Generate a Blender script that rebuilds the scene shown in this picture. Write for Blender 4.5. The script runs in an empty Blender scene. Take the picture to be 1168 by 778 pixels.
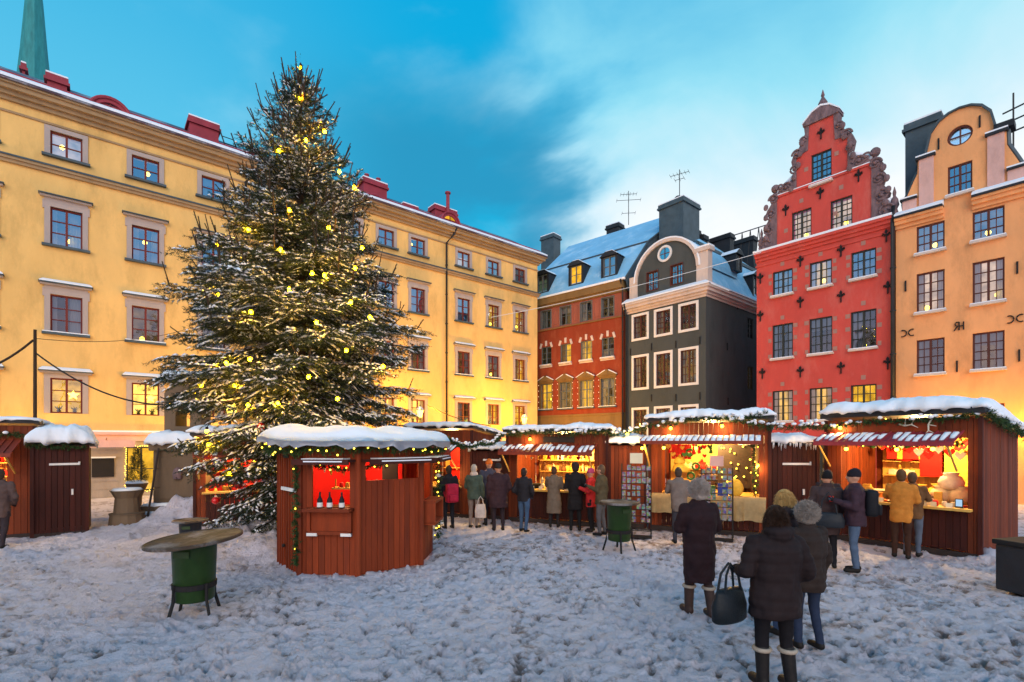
import bpy, bmesh, math, random
import numpy as np
from mathutils import Vector, Matrix, noise, geometry
R=math.radians; PI=math.pi
random.seed(7); RNG=np.random.default_rng(7)
sc=bpy.context.scene; COL=sc.collection
F=568.0; U0=584.0; HOR=503.0; HC=2.3
def gnd(u,v): Y=HC*F/(v-HOR); return ((u-U0)/F*Y,Y)
def at(u,v,Y): return Vector(((u-U0)/F*Y,Y,HC+(HOR-v)/F*Y))
# ---------------------------------------------------------------- materials
def nd(nt,t,**k):
    n=nt.nodes.new(t)
    for a,b in k.items(): setattr(n,a,b)
    return n
def newmat(name):
    m=bpy.data.materials.new(name); m.use_nodes=True; nt=m.node_tree
    return m,nt,nt.nodes['Principled BSDF']
def mat(name,col,rough=.8,bump=0.,bscale=30.,var=.15,vscale=2.,metal=0.,attr=0.,spec=.3,stretch=(1,1,1),stain=None,stain_amt=0.,stain_scale=1.,bdist=.02,coat=0.,sheen=0.,wave=None):
    m,nt,P=newmat(name); L=nt.links.new
    tc=nd(nt,'ShaderNodeTexCoord'); mp=nd(nt,'ShaderNodeMapping'); mp.inputs['Scale'].default_value=stretch
    L(tc.outputs['Object'],mp.inputs['Vector'])
    n1=nd(nt,'ShaderNodeTexNoise'); n1.inputs['Scale'].default_value=vscale; n1.inputs['Detail'].default_value=6; n1.inputs['Roughness'].default_value=.65
    L(mp.outputs[0],n1.inputs['Vector'])
    mx=nd(nt,'ShaderNodeMix',data_type='RGBA'); 
    mx.inputs[6].default_value=tuple(max(0,c*(1-var)) for c in col)+(1,); mx.inputs[7].default_value=tuple(c*(1+var) for c in col)+(1,)
    mr=nd(nt,'ShaderNodeMapRange'); mr.inputs[1].default_value=.3; mr.inputs[2].default_value=.7
    L(n1.outputs['Fac'],mr.inputs[0]); L(mr.outputs[0],mx.inputs[0]); out=mx.outputs[2]
    if stain:
        n3=nd(nt,'ShaderNodeTexNoise'); n3.inputs['Scale'].default_value=stain_scale; n3.inputs['Detail'].default_value=8; n3.inputs['Roughness'].default_value=.7
        mp2=nd(nt,'ShaderNodeMapping'); mp2.inputs['Location'].default_value=(5.3,1.7,9.1); mp2.inputs['Scale'].default_value=stretch
        L(tc.outputs['Object'],mp2.inputs[0]); L(mp2.outputs[0],n3.inputs['Vector'])
        r3=nd(nt,'ShaderNodeMapRange'); r3.inputs[1].default_value=.5; r3.inputs[2].default_value=.75; r3.inputs[4].default_value=stain_amt
        L(n3.outputs['Fac'],r3.inputs[0]); m3=nd(nt,'ShaderNodeMix',data_type='RGBA'); m3.inputs[7].default_value=tuple(stain)+(1,)
        L(r3.outputs[0],m3.inputs[0]); L(out,m3.inputs[6]); out=m3.outputs[2]
    if attr:
        at_=nd(nt,'ShaderNodeAttribute',attribute_name='rnd'); r4=nd(nt,'ShaderNodeMapRange'); r4.inputs[3].default_value=1-attr; r4.inputs[4].default_value=1+attr
        L(at_.outputs['Fac'],r4.inputs[0]); m4=nd(nt,'ShaderNodeVectorMath',operation='SCALE'); L(out,m4.inputs[0]); L(r4.outputs[0],m4.inputs['Scale']); out=m4.outputs[0]
    L(out,P.inputs['Base Color']); P.inputs['Roughness'].default_value=rough; P.inputs['Metallic'].default_value=metal; P.inputs['Specular IOR Level'].default_value=spec
    if coat: P.inputs['Coat Weight'].default_value=coat
    if sheen: P.inputs['Sheen Weight'].default_value=sheen
    if bump or wave:
        b=nd(nt,'ShaderNodeBump'); b.inputs['Distance'].default_value=bdist; b.inputs['Strength'].default_value=bump or .5
        if wave:
            w=nd(nt,'ShaderNodeTexWave',wave_type='BANDS',bands_direction='Z'); w.inputs['Scale'].default_value=wave; w.inputs['Distortion'].default_value=1.5; w.inputs['Detail'].default_value=2
            L(tc.outputs['Object'],w.inputs['Vector']); L(w.outputs['Fac'],b.inputs['Height'])
        else:
            n2=nd(nt,'ShaderNodeTexNoise'); n2.inputs['Scale'].default_value=bscale; n2.inputs['Detail'].default_value=8; n2.inputs['Roughness'].default_value=.65
            L(mp.outputs[0],n2.inputs['Vector']); L(n2.outputs['Fac'],b.inputs['Height'])
        L(b.outputs[0],P.inputs['Normal'])
    return m
def emit(name,col,st,var=0.,scale=3.,sampling=None):
    m=bpy.data.materials.new(name); m.use_nodes=True; nt=m.node_tree; nt.nodes.clear(); L=nt.links.new
    o=nd(nt,'ShaderNodeOutputMaterial'); e=nd(nt,'ShaderNodeEmission'); e.inputs[0].default_value=tuple(col)+(1,); e.inputs[1].default_value=st
    if var:
        tc=nd(nt,'ShaderNodeTexCoord'); n=nd(nt,'ShaderNodeTexNoise'); n.inputs['Scale'].default_value=scale; n.inputs['Detail'].default_value=3
        geo=nd(nt,'ShaderNodeNewGeometry'); L(geo.outputs['Position'],n.inputs['Vector'])
        r=nd(nt,'ShaderNodeMapRange'); r.inputs[1].default_value=.3; r.inputs[2].default_value=.7; r.inputs[3].default_value=st*(1-var); r.inputs[4].default_value=st*(1+var)
        L(n.outputs['Fac'],r.inputs[0]); L(r.outputs[0],e.inputs[1])
    L(e.outputs[0],o.inputs[0])
    if sampling: m.cycles.emission_sampling=sampling
    return m
def glass(name,tint,refl):
    m=bpy.data.materials.new(name); m.use_nodes=True; nt=m.node_tree; nt.nodes.clear(); L=nt.links.new
    o=nd(nt,'ShaderNodeOutputMaterial'); t=nd(nt,'ShaderNodeBsdfTransparent'); t.inputs[0].default_value=tuple(tint)+(1,)
    g=nd(nt,'ShaderNodeBsdfGlossy'); g.inputs['Roughness'].default_value=.03; g.inputs[0].default_value=(.78,.92,1,1)
    geo=nd(nt,'ShaderNodeNewGeometry'); n=nd(nt,'ShaderNodeTexNoise'); n.inputs['Scale'].default_value=1.3; L(geo.outputs['Position'],n.inputs['Vector'])
    b=nd(nt,'ShaderNodeBump'); b.inputs['Strength'].default_value=.25; b.inputs['Distance'].default_value=.05; L(n.outputs['Fac'],b.inputs['Height']); L(b.outputs[0],g.inputs['Normal'])
    lw=nd(nt,'ShaderNodeFresnel'); lw.inputs['IOR'].default_value=1.5
    ad=nd(nt,'ShaderNodeMath',operation='ADD',use_clamp=True); ad.inputs[1].default_value=refl; L(lw.outputs[0],ad.inputs[0])
    mx=nd(nt,'ShaderNodeMixShader'); L(ad.outputs[0],mx.inputs[0]); L(t.outputs[0],mx.inputs[1]); L(g.outputs[0],mx.inputs[2]); L(mx.outputs[0],o.inputs[0])
    return m
def cloth_curtain(name,col):
    m=bpy.data.materials.new(name); m.use_nodes=True; nt=m.node_tree; nt.nodes.clear(); L=nt.links.new
    o=nd(nt,'ShaderNodeOutputMaterial'); d=nd(nt,'ShaderNodeBsdfDiffuse'); t=nd(nt,'ShaderNodeBsdfTranslucent'); mx=nd(nt,'ShaderNodeMixShader'); mx.inputs[0].default_value=.5
    d.inputs[0].default_value=tuple(col)+(1,); t.inputs[0].default_value=tuple(col)+(1,)
    L(d.outputs[0],mx.inputs[1]); L(t.outputs[0],mx.inputs[2]); L(mx.outputs[0],o.inputs[0]); return m
M={}
def pl(n,c,**k):
    d=dict(rough=.9,bump=.6,bscale=14,var=.12,vscale=.8,stain=tuple(x*.62 for x in c),stain_amt=.75,stain_scale=1.1,stretch=(1,1,.4),bdist=.015,spec=.15); d.update(k)
    M[n]=mat(n,c,**d)
pl('yellow_plaster',(.80,.49,.165)); pl('red_plaster',(.57,.080,.062),stain=(.62,.22,.17),stain_amt=.4,stain_scale=1.6); pl('orange_plaster',(.84,.38,.155))
pl('grey_plaster',(.070,.078,.076)); pl('brown_plaster',(.25,.045,.020),stain=(.36,.12,.06),stain_amt=.5,stain_scale=2.5); pl('pink_plaster',(.30,.095,.065))
pl('cream_plaster',(.62,.50,.43)); pl('pale_pink_plaster',(.70,.42,.36)); pl('ashlar',(.34,.29,.25)); pl('brown_stone',(.22,.13,.05)); pl('grey_trim',(.42,.35,.32),stain_amt=.25)
pl('moulding',(.36,.24,.13)); pl('stone',(.165,.115,.075),bump=.8,bscale=9); pl('carved_stone',(.19,.125,.13),bump=1,bscale=6,var=.4,vscale=6); pl('block_stone',(.38,.20,.16))
M['lead']=mat('lead',(.06,.085,.10),rough=.5,bump=.2,var=.25)
M['dark_metal']=mat('dark_metal',(.02,.021,.024),rough=.55,var=.3,bump=.15)
M['iron']=mat('iron',(.012,.011,.012),rough=.7,var=.3)
M['red_metal']=mat('red_metal',(.30,.035,.05),rough=.55,var=.2,bump=.15,bscale=8)
M['roof_metal']=mat('roof_metal',(.10,.06,.075),rough=.5,var=.3,bump=.2,bscale=4,stain=(.55,.6,.66),stain_amt=.9,stain_scale=.8)
M['copper']=mat('copper',(.03,.22,.22),rough=.7,var=.25,stretch=(1,1,.2),bump=.2)
M['awning_red']=mat('awning_red',(.22,.035,.018),rough=.6,var=.25,bump=.2,bscale=14)
M['sky_tinted_snow']=mat('sky_tinted_snow',(.22,.48,.68),rough=.7,bump=.5,bscale=5,var=.10,vscale=1.2,bdist=.03,stain=(.55,.74,.86),stain_amt=.8,stain_scale=.9)  # roof snow with the blue of the sky mixed into its base colour
M['snow']=mat('snow',(.84,.86,.90),rough=.85,bump=.5,bscale=12,var=.03,bdist=.03,spec=.2)
M['win_red']=mat('win_red',(.16,.022,.014),rough=.5,var=.15); M['win_brown']=mat('win_brown',(.10,.03,.02),rough=.55,var=.2); M['win_grey']=mat('win_grey',(.13,.14,.14),rough=.55,var=.2)
M['win_dark']=mat('win_dark',(.03,.034,.03),rough=.6,var=.2); M['white_paint']=mat('white_paint',(.72,.68,.64),rough=.6,var=.06,bump=.1)
M['glass']=glass('glass',(.92,.96,1),.14); M['glass_sky']=glass('glass_sky',(.9,.95,1),.42)
M['room_dark']=mat('room_dark',(.035,.03,.028),rough=.9,var=.5,vscale=4)
M['room_warm']=emit('room_warm',(1,.50,.035),.95,.5,2.2); M['room_bright']=emit('room_bright',(1,.58,.10),2.0,.4,2.2); M['room_pale']=emit('room_pale',(1,.66,.44),.62,.5,2.5); M['room_dim']=emit('room_dim',(1,.55,.16),.11,.8,3)
M['lampglow']=emit('lampglow',(1,.68,.06),7.); M['curtain']=cloth_curtain('curtain',(.62,.60,.60)); M['curtain_dark']=cloth_curtain('curtain_dark',(.30,.26,.24))
M['stall_red']=mat('stall_red',(.165,.030,.007),rough=.75,bump=.5,bscale=18,var=.25,vscale=3,attr=.28,stretch=(4,4,.5),stain=(.07,.014,.008),stain_amt=.7,stain_scale=1.4,bdist=.008)
M['stall_dark']=mat('stall_dark',(.050,.009,.005),rough=.75,bump=.5,bscale=18,var=.25,vscale=3,attr=.25,stretch=(4,4,.5),bdist=.008)
M['hut_red']=mat('hut_red',(.205,.030,.005),rough=.72,bump=.5,bscale=18,var=.22,vscale=3,attr=.22,stretch=(4,4,.5),stain=(.08,.014,.008),stain_amt=.6,stain_scale=1.4,bdist=.008)
M['red_lining']=mat('red_lining',(.70,.012,.008),rough=.7,var=.1)
M['pine']=mat('pine',(.68,.40,.09),rough=.6,bump=.3,bscale=20,var=.15,stretch=(3,3,.6),attr=.15)
M['board_dark']=mat('board_dark',(.04,.028,.024),rough=.8,var=.3,bump=.3)
M['needle']=mat('needle',(.020,.034,.017),rough=.6,var=.35,vscale=3,attr=.5,spec=.25); M['bark']=mat('bark',(.05,.03,.018),rough=.95,bump=1,bscale=12,var=.3)
M['fir_green']=mat('fir_green',(.03,.065,.016),rough=.6,var=.3,vscale=6,attr=.5)
M['bulb']=emit('bulb',(1,.50,.0008),540.); M['small_bulb']=emit('small_bulb',(1,.66,.05),7.,sampling='NONE'); M['stall_bulb']=emit('stall_bulb',(1,.75,.05),10.,sampling='NONE')
M['dim_bulb']=emit('dim_bulb',(1,.75,.45),1.6,sampling='NONE')
M['lantern']=emit('lantern',(1,.78,.12),6.,sampling='NONE')
M['bin_green']=mat('bin_green',(.018,.046,.010),rough=.42,var=.25,vscale=4,bump=.15,bscale=10,stain=(.03,.035,.02),stain_amt=.6,stain_scale=3)
M['tray']=mat('tray',(.06,.04,.026),rough=.62,var=.5,vscale=5,bump=.3,bscale=20,stain=(.45,.43,.45),stain_amt=.6,stain_scale=2.6)
M['bin_black']=mat('bin_black',(.022,.024,.030),rough=.5,var=.3,bump=.15)
M['skin']=mat('skin',(.50,.25,.16),rough=.55,var=.08); M['cloth_table']=mat('cloth_table',(.38,.26,.12),rough=.9,var=.25,vscale=5,bump=.4,bscale=25)
M['bone']=mat('bone',(.70,.62,.50),rough=.6,var=.15,bump=.2); M['paper']=mat('paper',(.75,.66,.45),rough=.8,var=.1); M['white_strip']=mat('white_strip',(.75,.72,.68),rough=.6,var=.15)
M['cable']=mat('cable',(.012,.012,.012),rough=.6); M['leather']=mat('leather',(.014,.015,.017),rough=.38,var=.3,bump=.2,bscale=40)
_cm={}
def cmat(col,rough=.8,tag='fabric',wave=None,bump=.35):
    k=(tuple(col),rough,tag,wave)
    if k not in _cm: _cm[k]=mat(tag,col,rough=rough,var=.22,vscale=7,bump=bump,bscale=60,bdist=.01 if not wave else .03,wave=wave,sheen=0,spec=.15)
    return _cm[k]
# ---------------------------------------------------------------- mesh builder
class MB:
    def __init__(s): s.v=[]; s.f=[]; s.m=[]; s.r=[]; s.mi=0; s.rv=None
    def add(s,vs,fs):
        o=len(s.v); s.v.extend(tuple(x) for x in vs); r=random.random() if s.rv is None else s.rv
        for f in fs: s.f.append(tuple(i+o for i in f)); s.m.append(s.mi); s.r.append(r)
    def box(s,x0,x1,y0,y1,z0,z1,mtx=None):
        vs=[(x,y,z) for z in (z0,z1) for y in (y0,y1) for x in (x0,x1)]
        if mtx: vs=[mtx@Vector(q) for q in vs]
        s.add(vs,[(0,2,3,1),(4,5,7,6),(0,1,5,4),(2,6,7,3),(0,4,6,2),(1,3,7,5)])
    def cbox(s,x0,x1,y0,y1,z0,z1,c=.01,mtx=None):   # chamfered box
        bm=bmesh.new(); bmesh.ops.create_cube(bm,size=1)
        for q in bm.verts: q.co=Vector((x0+(q.co.x+.5)*(x1-x0),y0+(q.co.y+.5)*(y1-y0),z0+(q.co.z+.5)*(z1-z0)))
        bmesh.ops.bevel(bm,geom=bm.edges[:],offset=c,segments=2,affect='EDGES',profile=.6); s.bm(bm,mtx)
    def bm(s,bm,mtx=None):
        bm.verts.index_update(); s.add([(mtx@q.co if mtx else q.co) for q in bm.verts],[[q.index for q in f.verts] for f in bm.faces]); bm.free()
    def prism(s,poly,y0,y1,plane='xz'):   # polygon extruded
        n=len(poly); e=(lambda a,b,t:(a,t,b)) if plane=='xz' else (lambda a,b,t:(a,b,t)) if plane=='xy' else (lambda a,b,t:(t,a,b))
        vs=[e(a,b,y0) for a,b in poly]+[e(a,b,y1) for a,b in poly]
        tris=geometry.tessellate_polygon([[Vector((a,b,0)) for a,b in poly]])
        s.add(vs,[tuple(t) for t in tris]+[tuple(i+n for i in t) for t in tris]+[(i,(i+1)%n,(i+1)%n+n,i+n) for i in range(n)])
    def slab(s,outer,holes,y0,y1):   # wall in the xz plane with openings
        loops=[outer]+holes; tris=geometry.tessellate_polygon([[Vector((a,b,0)) for a,b in l] for l in loops])
        flat=[p for l in loops for p in l]; n=len(flat)
        fs=[tuple(t) for t in tris]+[tuple(i+n for i in t) for t in tris]; o=0
        for l in loops:
            k=len(l); fs+=[(o+i,o+(i+1)%k,o+(i+1)%k+n,o+i+n) for i in range(k)]; o+=k
        s.add([(a,y0,b) for a,b in flat]+[(a,y1,b) for a,b in flat],fs)
    def tube(s,pts,r,n=6,cap=True):
        pts=[Vector(p) for p in pts]; rs=r if hasattr(r,'__len__') else [r]*len(pts); vs=[]; fs=[]
        up=Vector((0,0,1)); 
        for i,p in enumerate(pts):
            t=(pts[min(i+1,len(pts)-1)]-pts[max(i-1,0)])
            t=t.normalized() if t.length>1e-9 else Vector((0,0,1))
            a=t.cross(up) 
            if a.length<.05: a=t.cross(Vector((1,0,0)))
            a.normalize(); b=t.cross(a)
            for k in range(n): w=2*PI*k/n; vs.append(p+(a*math.cos(w)+b*math.sin(w))*rs[i])
        for i in range(len(pts)-1):
            for k in range(n): fs.append((i*n+k,i*n+(k+1)%n,(i+1)*n+(k+1)%n,(i+1)*n+k))
        if cap: fs.append(tuple(range(n))[::-1]); fs.append(tuple(range((len(pts)-1)*n,len(pts)*n)))
        s.add(vs,fs)
    def lathe(s,prof,n=20,c=(0,0),mtx=None,sx=1,sy=1):
        vs=[];fs=[]
        for r,z in prof:
            for k in range(n): w=2*PI*k/n; q=Vector((c[0]+r*math.cos(w)*sx,c[1]+r*math.sin(w)*sy,z)); vs.append(mtx@q if mtx else q)
        for i in range(len(prof)-1):
            for k in range(n): fs.append((i*n+k,i*n+(k+1)%n,(i+1)*n+(k+1)%n,(i+1)*n+k))
        fs.append(tuple(range(n))[::-1]); fs.append(tuple(range((len(prof)-1)*n,len(prof)*n))); s.add(vs,fs)
    def ball(s,c,r,n=10,mtx=None):
        rx,ry,rz=r if hasattr(r,'__len__') else (r,r,r)
        vs=[];fs=[];m=max(4,n//2+1)
        for i in range(1,m):
            t=PI*i/m
            for k in range(n): w=2*PI*k/n; vs.append(Vector((c[0]+rx*math.sin(t)*math.cos(w),c[1]+ry*math.sin(t)*math.sin(w),c[2]-rz*math.cos(t))))
        vs+= [Vector((c[0],c[1],c[2]-rz)),Vector((c[0],c[1],c[2]+rz))]; a=len(vs)-2
        for i in range(m-2):
            for k in range(n): fs.append((i*n+k,i*n+(k+1)%n,(i+1)*n+(k+1)%n,(i+1)*n+k))
        for k in range(n): fs.append((a,(k+1)%n,k)); fs.append((a+1,(m-2)*n+k,(m-2)*n+(k+1)%n))
        if mtx: vs=[mtx@q for q in vs]
        s.add(vs,fs)
    def caps(s,p0,p1,r0,r1,n=12):   # tapered capsule
        p0=Vector(p0);p1=Vector(p1);d=(p1-p0); l=d.length or 1e-6; d=d/l
        pts=[];rs=[]
        for k in range(4): w=-PI/2+PI/2*(k+.25)/4; pts.append(p0+d*(r0*math.sin(w))); rs.append(r0*math.cos(w))
        pts+= [p0,p1]; rs+=[r0,r1]
        for k in range(4): w=PI/2*(k+.75)/4; pts.append(p1+d*(r1*math.sin(w))); rs.append(r1*math.cos(w))
        s.tube(pts,rs,n)
    def loft(s,rings,n=24):   # (cx,cy,z,rx,ry)
        vs=[];fs=[]
        for cx,cy,z,rx,ry in rings:
            for k in range(n): w=2*PI*k/n; vs.append((cx+rx*math.cos(w),cy+ry*math.sin(w),z))
        for i in range(len(rings)-1):
            for k in range(n): fs.append((i*n+k,i*n+(k+1)%n,(i+1)*n+(k+1)%n,(i+1)*n+k))
        fs.append(tuple(range(n))[::-1]); fs.append(tuple(range((len(rings)-1)*n,len(rings)*n))); s.add(vs,fs)
    def mesh(s,name,mats,smooth=False):
        me=bpy.data.meshes.new(name); me.from_pydata(s.v,[],s.f)
        for m in (mats if isinstance(mats,(list,tuple)) else [mats]): me.materials.append(m)
        me.polygons.foreach_set('material_index',s.m); me.polygons.foreach_set('use_smooth',[smooth]*len(s.f))
        a=me.attributes.new('rnd','FLOAT','FACE'); a.data.foreach_set('value',s.r); me.update(); 
        return me
    def build(s,name,mats,parent=None,smooth=False,loc=None,rz=0):
        return link(name,s.mesh(name,mats,smooth),parent,loc,rz)
def link(name,me,parent=None,loc=None,rz=0):
    o=bpy.data.objects.new(name,me); COL.objects.link(o)
    if parent: o.parent=parent
    if loc is not None: o.location=loc
    o.rotation_euler.z=rz; return o
def tag(o,label=None,cat=None,group=None,kind=None):
    if label: o['label']=label
    if cat: o['category']=cat
    if group: o['group']=group
    if kind: o['kind']=kind
    return o
def thing(name,label,cat,loc=(0,0,0),rz=0,group=None):
    o=link(name,None,None,loc,rz); o.empty_display_size=.2; return tag(o,label,cat,group)
def dup(root,loc=None,rz=None,label=None,group=None):
    r=root.copy(); COL.objects.link(r)
    if loc is not None: r.location=loc
    if rz is not None: r.rotation_euler.z=rz
    if label: r['label']=label
    if group: r['group']=group
    for ch in root.children:
        c=ch.copy(); COL.objects.link(c); c.parent=r
        for g in ch.children:
            d=g.copy(); COL.objects.link(d); d.parent=c
    return r
def light(name,loc,power,col=(1,.60,.20),r=.1):
    l=bpy.data.lights.new(name,'POINT'); l.energy=power; l.color=col; l.shadow_soft_size=r; o=bpy.data.objects.new(name,l); COL.objects.link(o); o.location=loc; return o
TMPQ=[]
def remesh(name,mb,vox,mats,parent,smooth=3,loc=None,regions=None,wr=0,seed=0,quilt=0):   # one continuous skin over overlapping shapes; evaluated in one go at the end
    me=mb.mesh('tmp',mats); o=bpy.data.objects.new('tmp',me); COL.objects.link(o); md=o.modifiers.new('r','REMESH'); md.mode='VOXEL'; md.voxel_size=vox
    if smooth: sm=o.modifiers.new('s','SMOOTH'); sm.factor=.5; sm.iterations=smooth
    f=link(name,bpy.data.meshes.new(name),parent,loc); TMPQ.append((f,o,mats,regions,wr,seed,quilt)); return f
def flush_remesh():
    dg=bpy.context.evaluated_depsgraph_get(); dg.update()
    for f,o,mats,regions,wr,seed,quilt in TMPQ:
        n=bpy.data.meshes.new_from_object(o.evaluated_get(dg)); n.name=f.name.split('.')[0]; n.materials.clear()
        for m in (mats if isinstance(mats,(list,tuple)) else [mats]): n.materials.append(m)
        n.polygons.foreach_set('use_smooth',[True]*len(n.polygons)); N=len(n.vertices)
        if wr and N:
            co=np.zeros(N*3,np.float32); n.vertices.foreach_get('co',co); co=co.reshape(-1,3); no=np.zeros(N*3,np.float32); n.vertices.foreach_get('normal',no); no=no.reshape(-1,3)
            q_=(quilt*(np.abs(np.sin(co[:,2]*PI/.085))**.6-.6))[:,None] if quilt else 0
            w=np.array([.8*noise.fractal(Vector((c[0]*9+seed,c[1]*9,c[2]*6)),1,2,2)+.55*noise.noise(Vector((c[0]*3,c[1]*3,c[2]*15+seed))) for c in co],np.float32); co+=no*((w*wr)[:,None]+q_); n.vertices.foreach_set('co',co.ravel())
        if regions: n.polygons.foreach_set('material_index',[regions(p.center) for p in n.polygons])
        else: n.polygons.foreach_set('material_index',[0]*len(n.polygons))
        n.update(); f.data=n
    for f,o,*_ in TMPQ: bpy.data.objects.remove(o)
def snow_slab(mb,x0,x1,y0,y1,zf,t,seed=0,nx=64,ny=22,edge=.085,drip=.05,ex=10,ey=6):
    cx,cy,hx,hy=(x0+x1)/2,(y0+y1)/2,(x1-x0)/2,(y1-y0)/2; top=[];bot=[]
    for j in range(ny+1):
        for i in range(nx+1):
            a=-1+2*i/nx; b=-1+2*j/ny; x=cx+a*hx; y=cy+b*hy
            nz=noise.fractal(Vector((x*1.3+seed,y*1.3,seed*.7)),1,2,3); n2=noise.noise(Vector((x*5+seed,y*5,seed)))
            if i in (0,nx): x+=(edge*noise.noise(Vector((y*4,seed,3.3))))*1.5
            if j in (0,ny): y+=(edge*noise.noise(Vector((x*4,seed,1.1))))*1.5
            p=max(0,(1-abs(a)**ex)*(1-abs(b)**ey))**.5; h=t*(.12+.88*p)*(1+.55*nz+.16*n2+.10*noise.noise(Vector((x*13,y*13,seed))))
            z=zf(x,y); top.append((x,y,z+max(.01,h))); ed=i in(0,nx) or j in (0,ny)
            bot.append((x,y,z-(drip*(.4+max(0,noise.noise(Vector((x*6,y*6,seed+8)))*2)) if ed else -.004)))
    n=len(top); w=nx+1; fs=[]
    for j in range(ny):
        for i in range(nx): q=j*w+i; fs+=[(q,q+1,q+1+w,q+w),(n+q,n+q+w,n+q+1+w,n+q+1)]
    ring=list(range(w))+[j*w+nx for j in range(1,ny+1)]+[ny*w+i for i in range(nx-1,-1,-1)]+[j*w for j in range(ny-1,0,-1)]
    for k in range(len(ring)): a,b=ring[k],ring[(k+1)%len(ring)]; fs.append((a,n+a,n+b,b))
    mb.add(top+bot,fs)
# needles as thin triangles round a set of twig segments (numpy)
def needle_mesh(name,P0,P1,per,ln,wd,material,seed=0,up_bias=.25,mats=None):
    rg=np.random.default_rng(seed); n=len(P0); T=rg.random((n,per)); D=P1-P0; L=np.linalg.norm(D,axis=1,keepdims=True)+1e-9; D=D/L
    B=P0[:,None]+ (P1-P0)[:,None]*T[...,None]
    rv=rg.normal(size=(n,per,3)); rv[...,2]+=up_bias; rv-= (rv*D[:,None]).sum(-1,keepdims=True)*D[:,None]; rv/=np.linalg.norm(rv,axis=-1,keepdims=True)+1e-9
    dr=rv*.8+D[:,None]*.75; dr/=np.linalg.norm(dr,axis=-1,keepdims=True)
    l=ln*(.6+.7*rg.random((n,per,1))); sd=np.cross(dr,rg.normal(size=(n,per,3))); sd/=np.linalg.norm(sd,axis=-1,keepdims=True)+1e-9
    A=B-sd*wd/2; C=B+sd*wd/2; E=B+dr*l; V=np.stack([A,C,E],2).reshape(-1,3); nt=len(V)//3
    me=bpy.data.meshes.new(name); me.vertices.add(len(V)); me.vertices.foreach_set('co',V.astype(np.float32).ravel())
    me.loops.add(len(V)); me.loops.foreach_set('vertex_index',np.arange(len(V),dtype=np.int32)); me.polygons.add(nt)
    me.polygons.foreach_set('loop_start',np.arange(0,len(V),3,dtype=np.int32)); me.materials.append(material)
    a=me.attributes.new('rnd','FLOAT','FACE'); a.data.foreach_set('value',np.repeat(rg.random(n),per).astype(np.float32)); me.update(); me.validate()
    return me
# ---------------------------------------------------------------- facades
class Bld:
    def __init__(s,name,label,P,d):
        l=math.hypot(*d); s.P=P; s.d=(d[0]/l,d[1]/l); s.n=(-s.d[1],s.d[0]); s.rz=math.atan2(s.d[1],s.d[0])
        s.o=thing(name,label,'building',(P[0],P[1],0),s.rz)
    def on(s,u,v,yo=0):   # local (along, up) of a sight line on the plane yo behind the front
        px,py=s.P[0]+yo*s.n[0],s.P[1]+yo*s.n[1]; k=(u-U0)/F; t=(k*py-px)/(s.d[0]-k*s.d[1]); return t,HC+(HOR-v)/F*(py+t*s.d[1])
    def W(s,x,y,z): return Vector((s.P[0]+x*s.d[0]+y*s.n[0],s.P[1]+x*s.d[1]+y*s.n[1],z))
_wc={}
def frame_mesh(w,h,st):
    k=('f',w,h,st['id'])
    if k in _wc: return _wc[k]
    b=MB(); f=.055; y0,y1=.06,.13
    b.mi=0
    b.box(-w/2,-w/2+f,y0,y1,0,h); b.box(w/2-f,w/2,y0,y1,0,h); b.box(-w/2+f,w/2-f,y0,y1,0,f); b.box(-w/2+f,w/2-f,y0,y1,h-f,h)
    b.box(-.035,.035,y0-.012,y1,f,h-f)
    for i in range(1,st.get('rows',2)):
        z=f+(h-2*f)*i/st.get('rows',2); t=.016
        if st.get('transom') and i==st['rows']-1: t=.03
        b.box(-w/2+f,-.035,y0+.008,y1-.005,z-t,z+t); b.box(.035,w/2-f,y0+.008,y1-.005,z-t,z+t)
    for i in range(1,st.get('sub',1)):
        for sg in (-1,1):
            x=sg*(.035+(w/2-f-.035)*i/st['sub']); b.box(x-.012,x+.012,y0+.014,y1-.01,f,h-f)
    aw=st.get('aw',0)
    if aw:
        b.mi=1; p=-st.get('ap',.05); q=.055
        b.box(-w/2-aw,-w/2,p,q,-aw*.0,h+aw); b.box(w/2,w/2+aw,p,q,0,h+aw); b.box(-w/2,w/2,p,q,h,h+aw)
        if st.get('ab'): b.box(-w/2-aw,w/2+aw,p,q,-aw,0)
        if st.get('ears'):
            for sg in (-1,1): b.box(min(sg*(w/2+aw),sg*(w/2+aw+.05)),max(sg*(w/2+aw),sg*(w/2+aw+.05)),p-.005,.0,h-.1,h+aw+.06)
            b.box(-w/2-aw,w/2+aw,p+.012,0,h+aw,h+aw+.16)
    me=b.mesh('window',[M[st['fc']],M[st.get('ac','grey_trim')]]); _wc[k]=me; return me
def simple(key,fn):
    if key not in _wc: _wc[key]=fn()
    return _wc[key]
def star_mesh():
    b=MB(); n=5; vs=[(0,-.05,0),(0,.05,0)]
    for i in range(2*n): r=.2 if i%2==0 else .085; w=PI/2+PI*i/n; vs.append((r*math.cos(w),0,r*math.sin(w)))
    fs=[]
    for i in range(2*n): a,c=2+i,2+(i+1)%(2*n); fs+=[(0,a,c),(1,c,a)]
    b.add(vs,fs); return b.mesh('star_lamp',M['lampglow'])
def ball_mesh(): b=MB(); b.ball((0,0,0),.09,10); return b.mesh('hanging_lamp',M['lampglow'],True)
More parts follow.
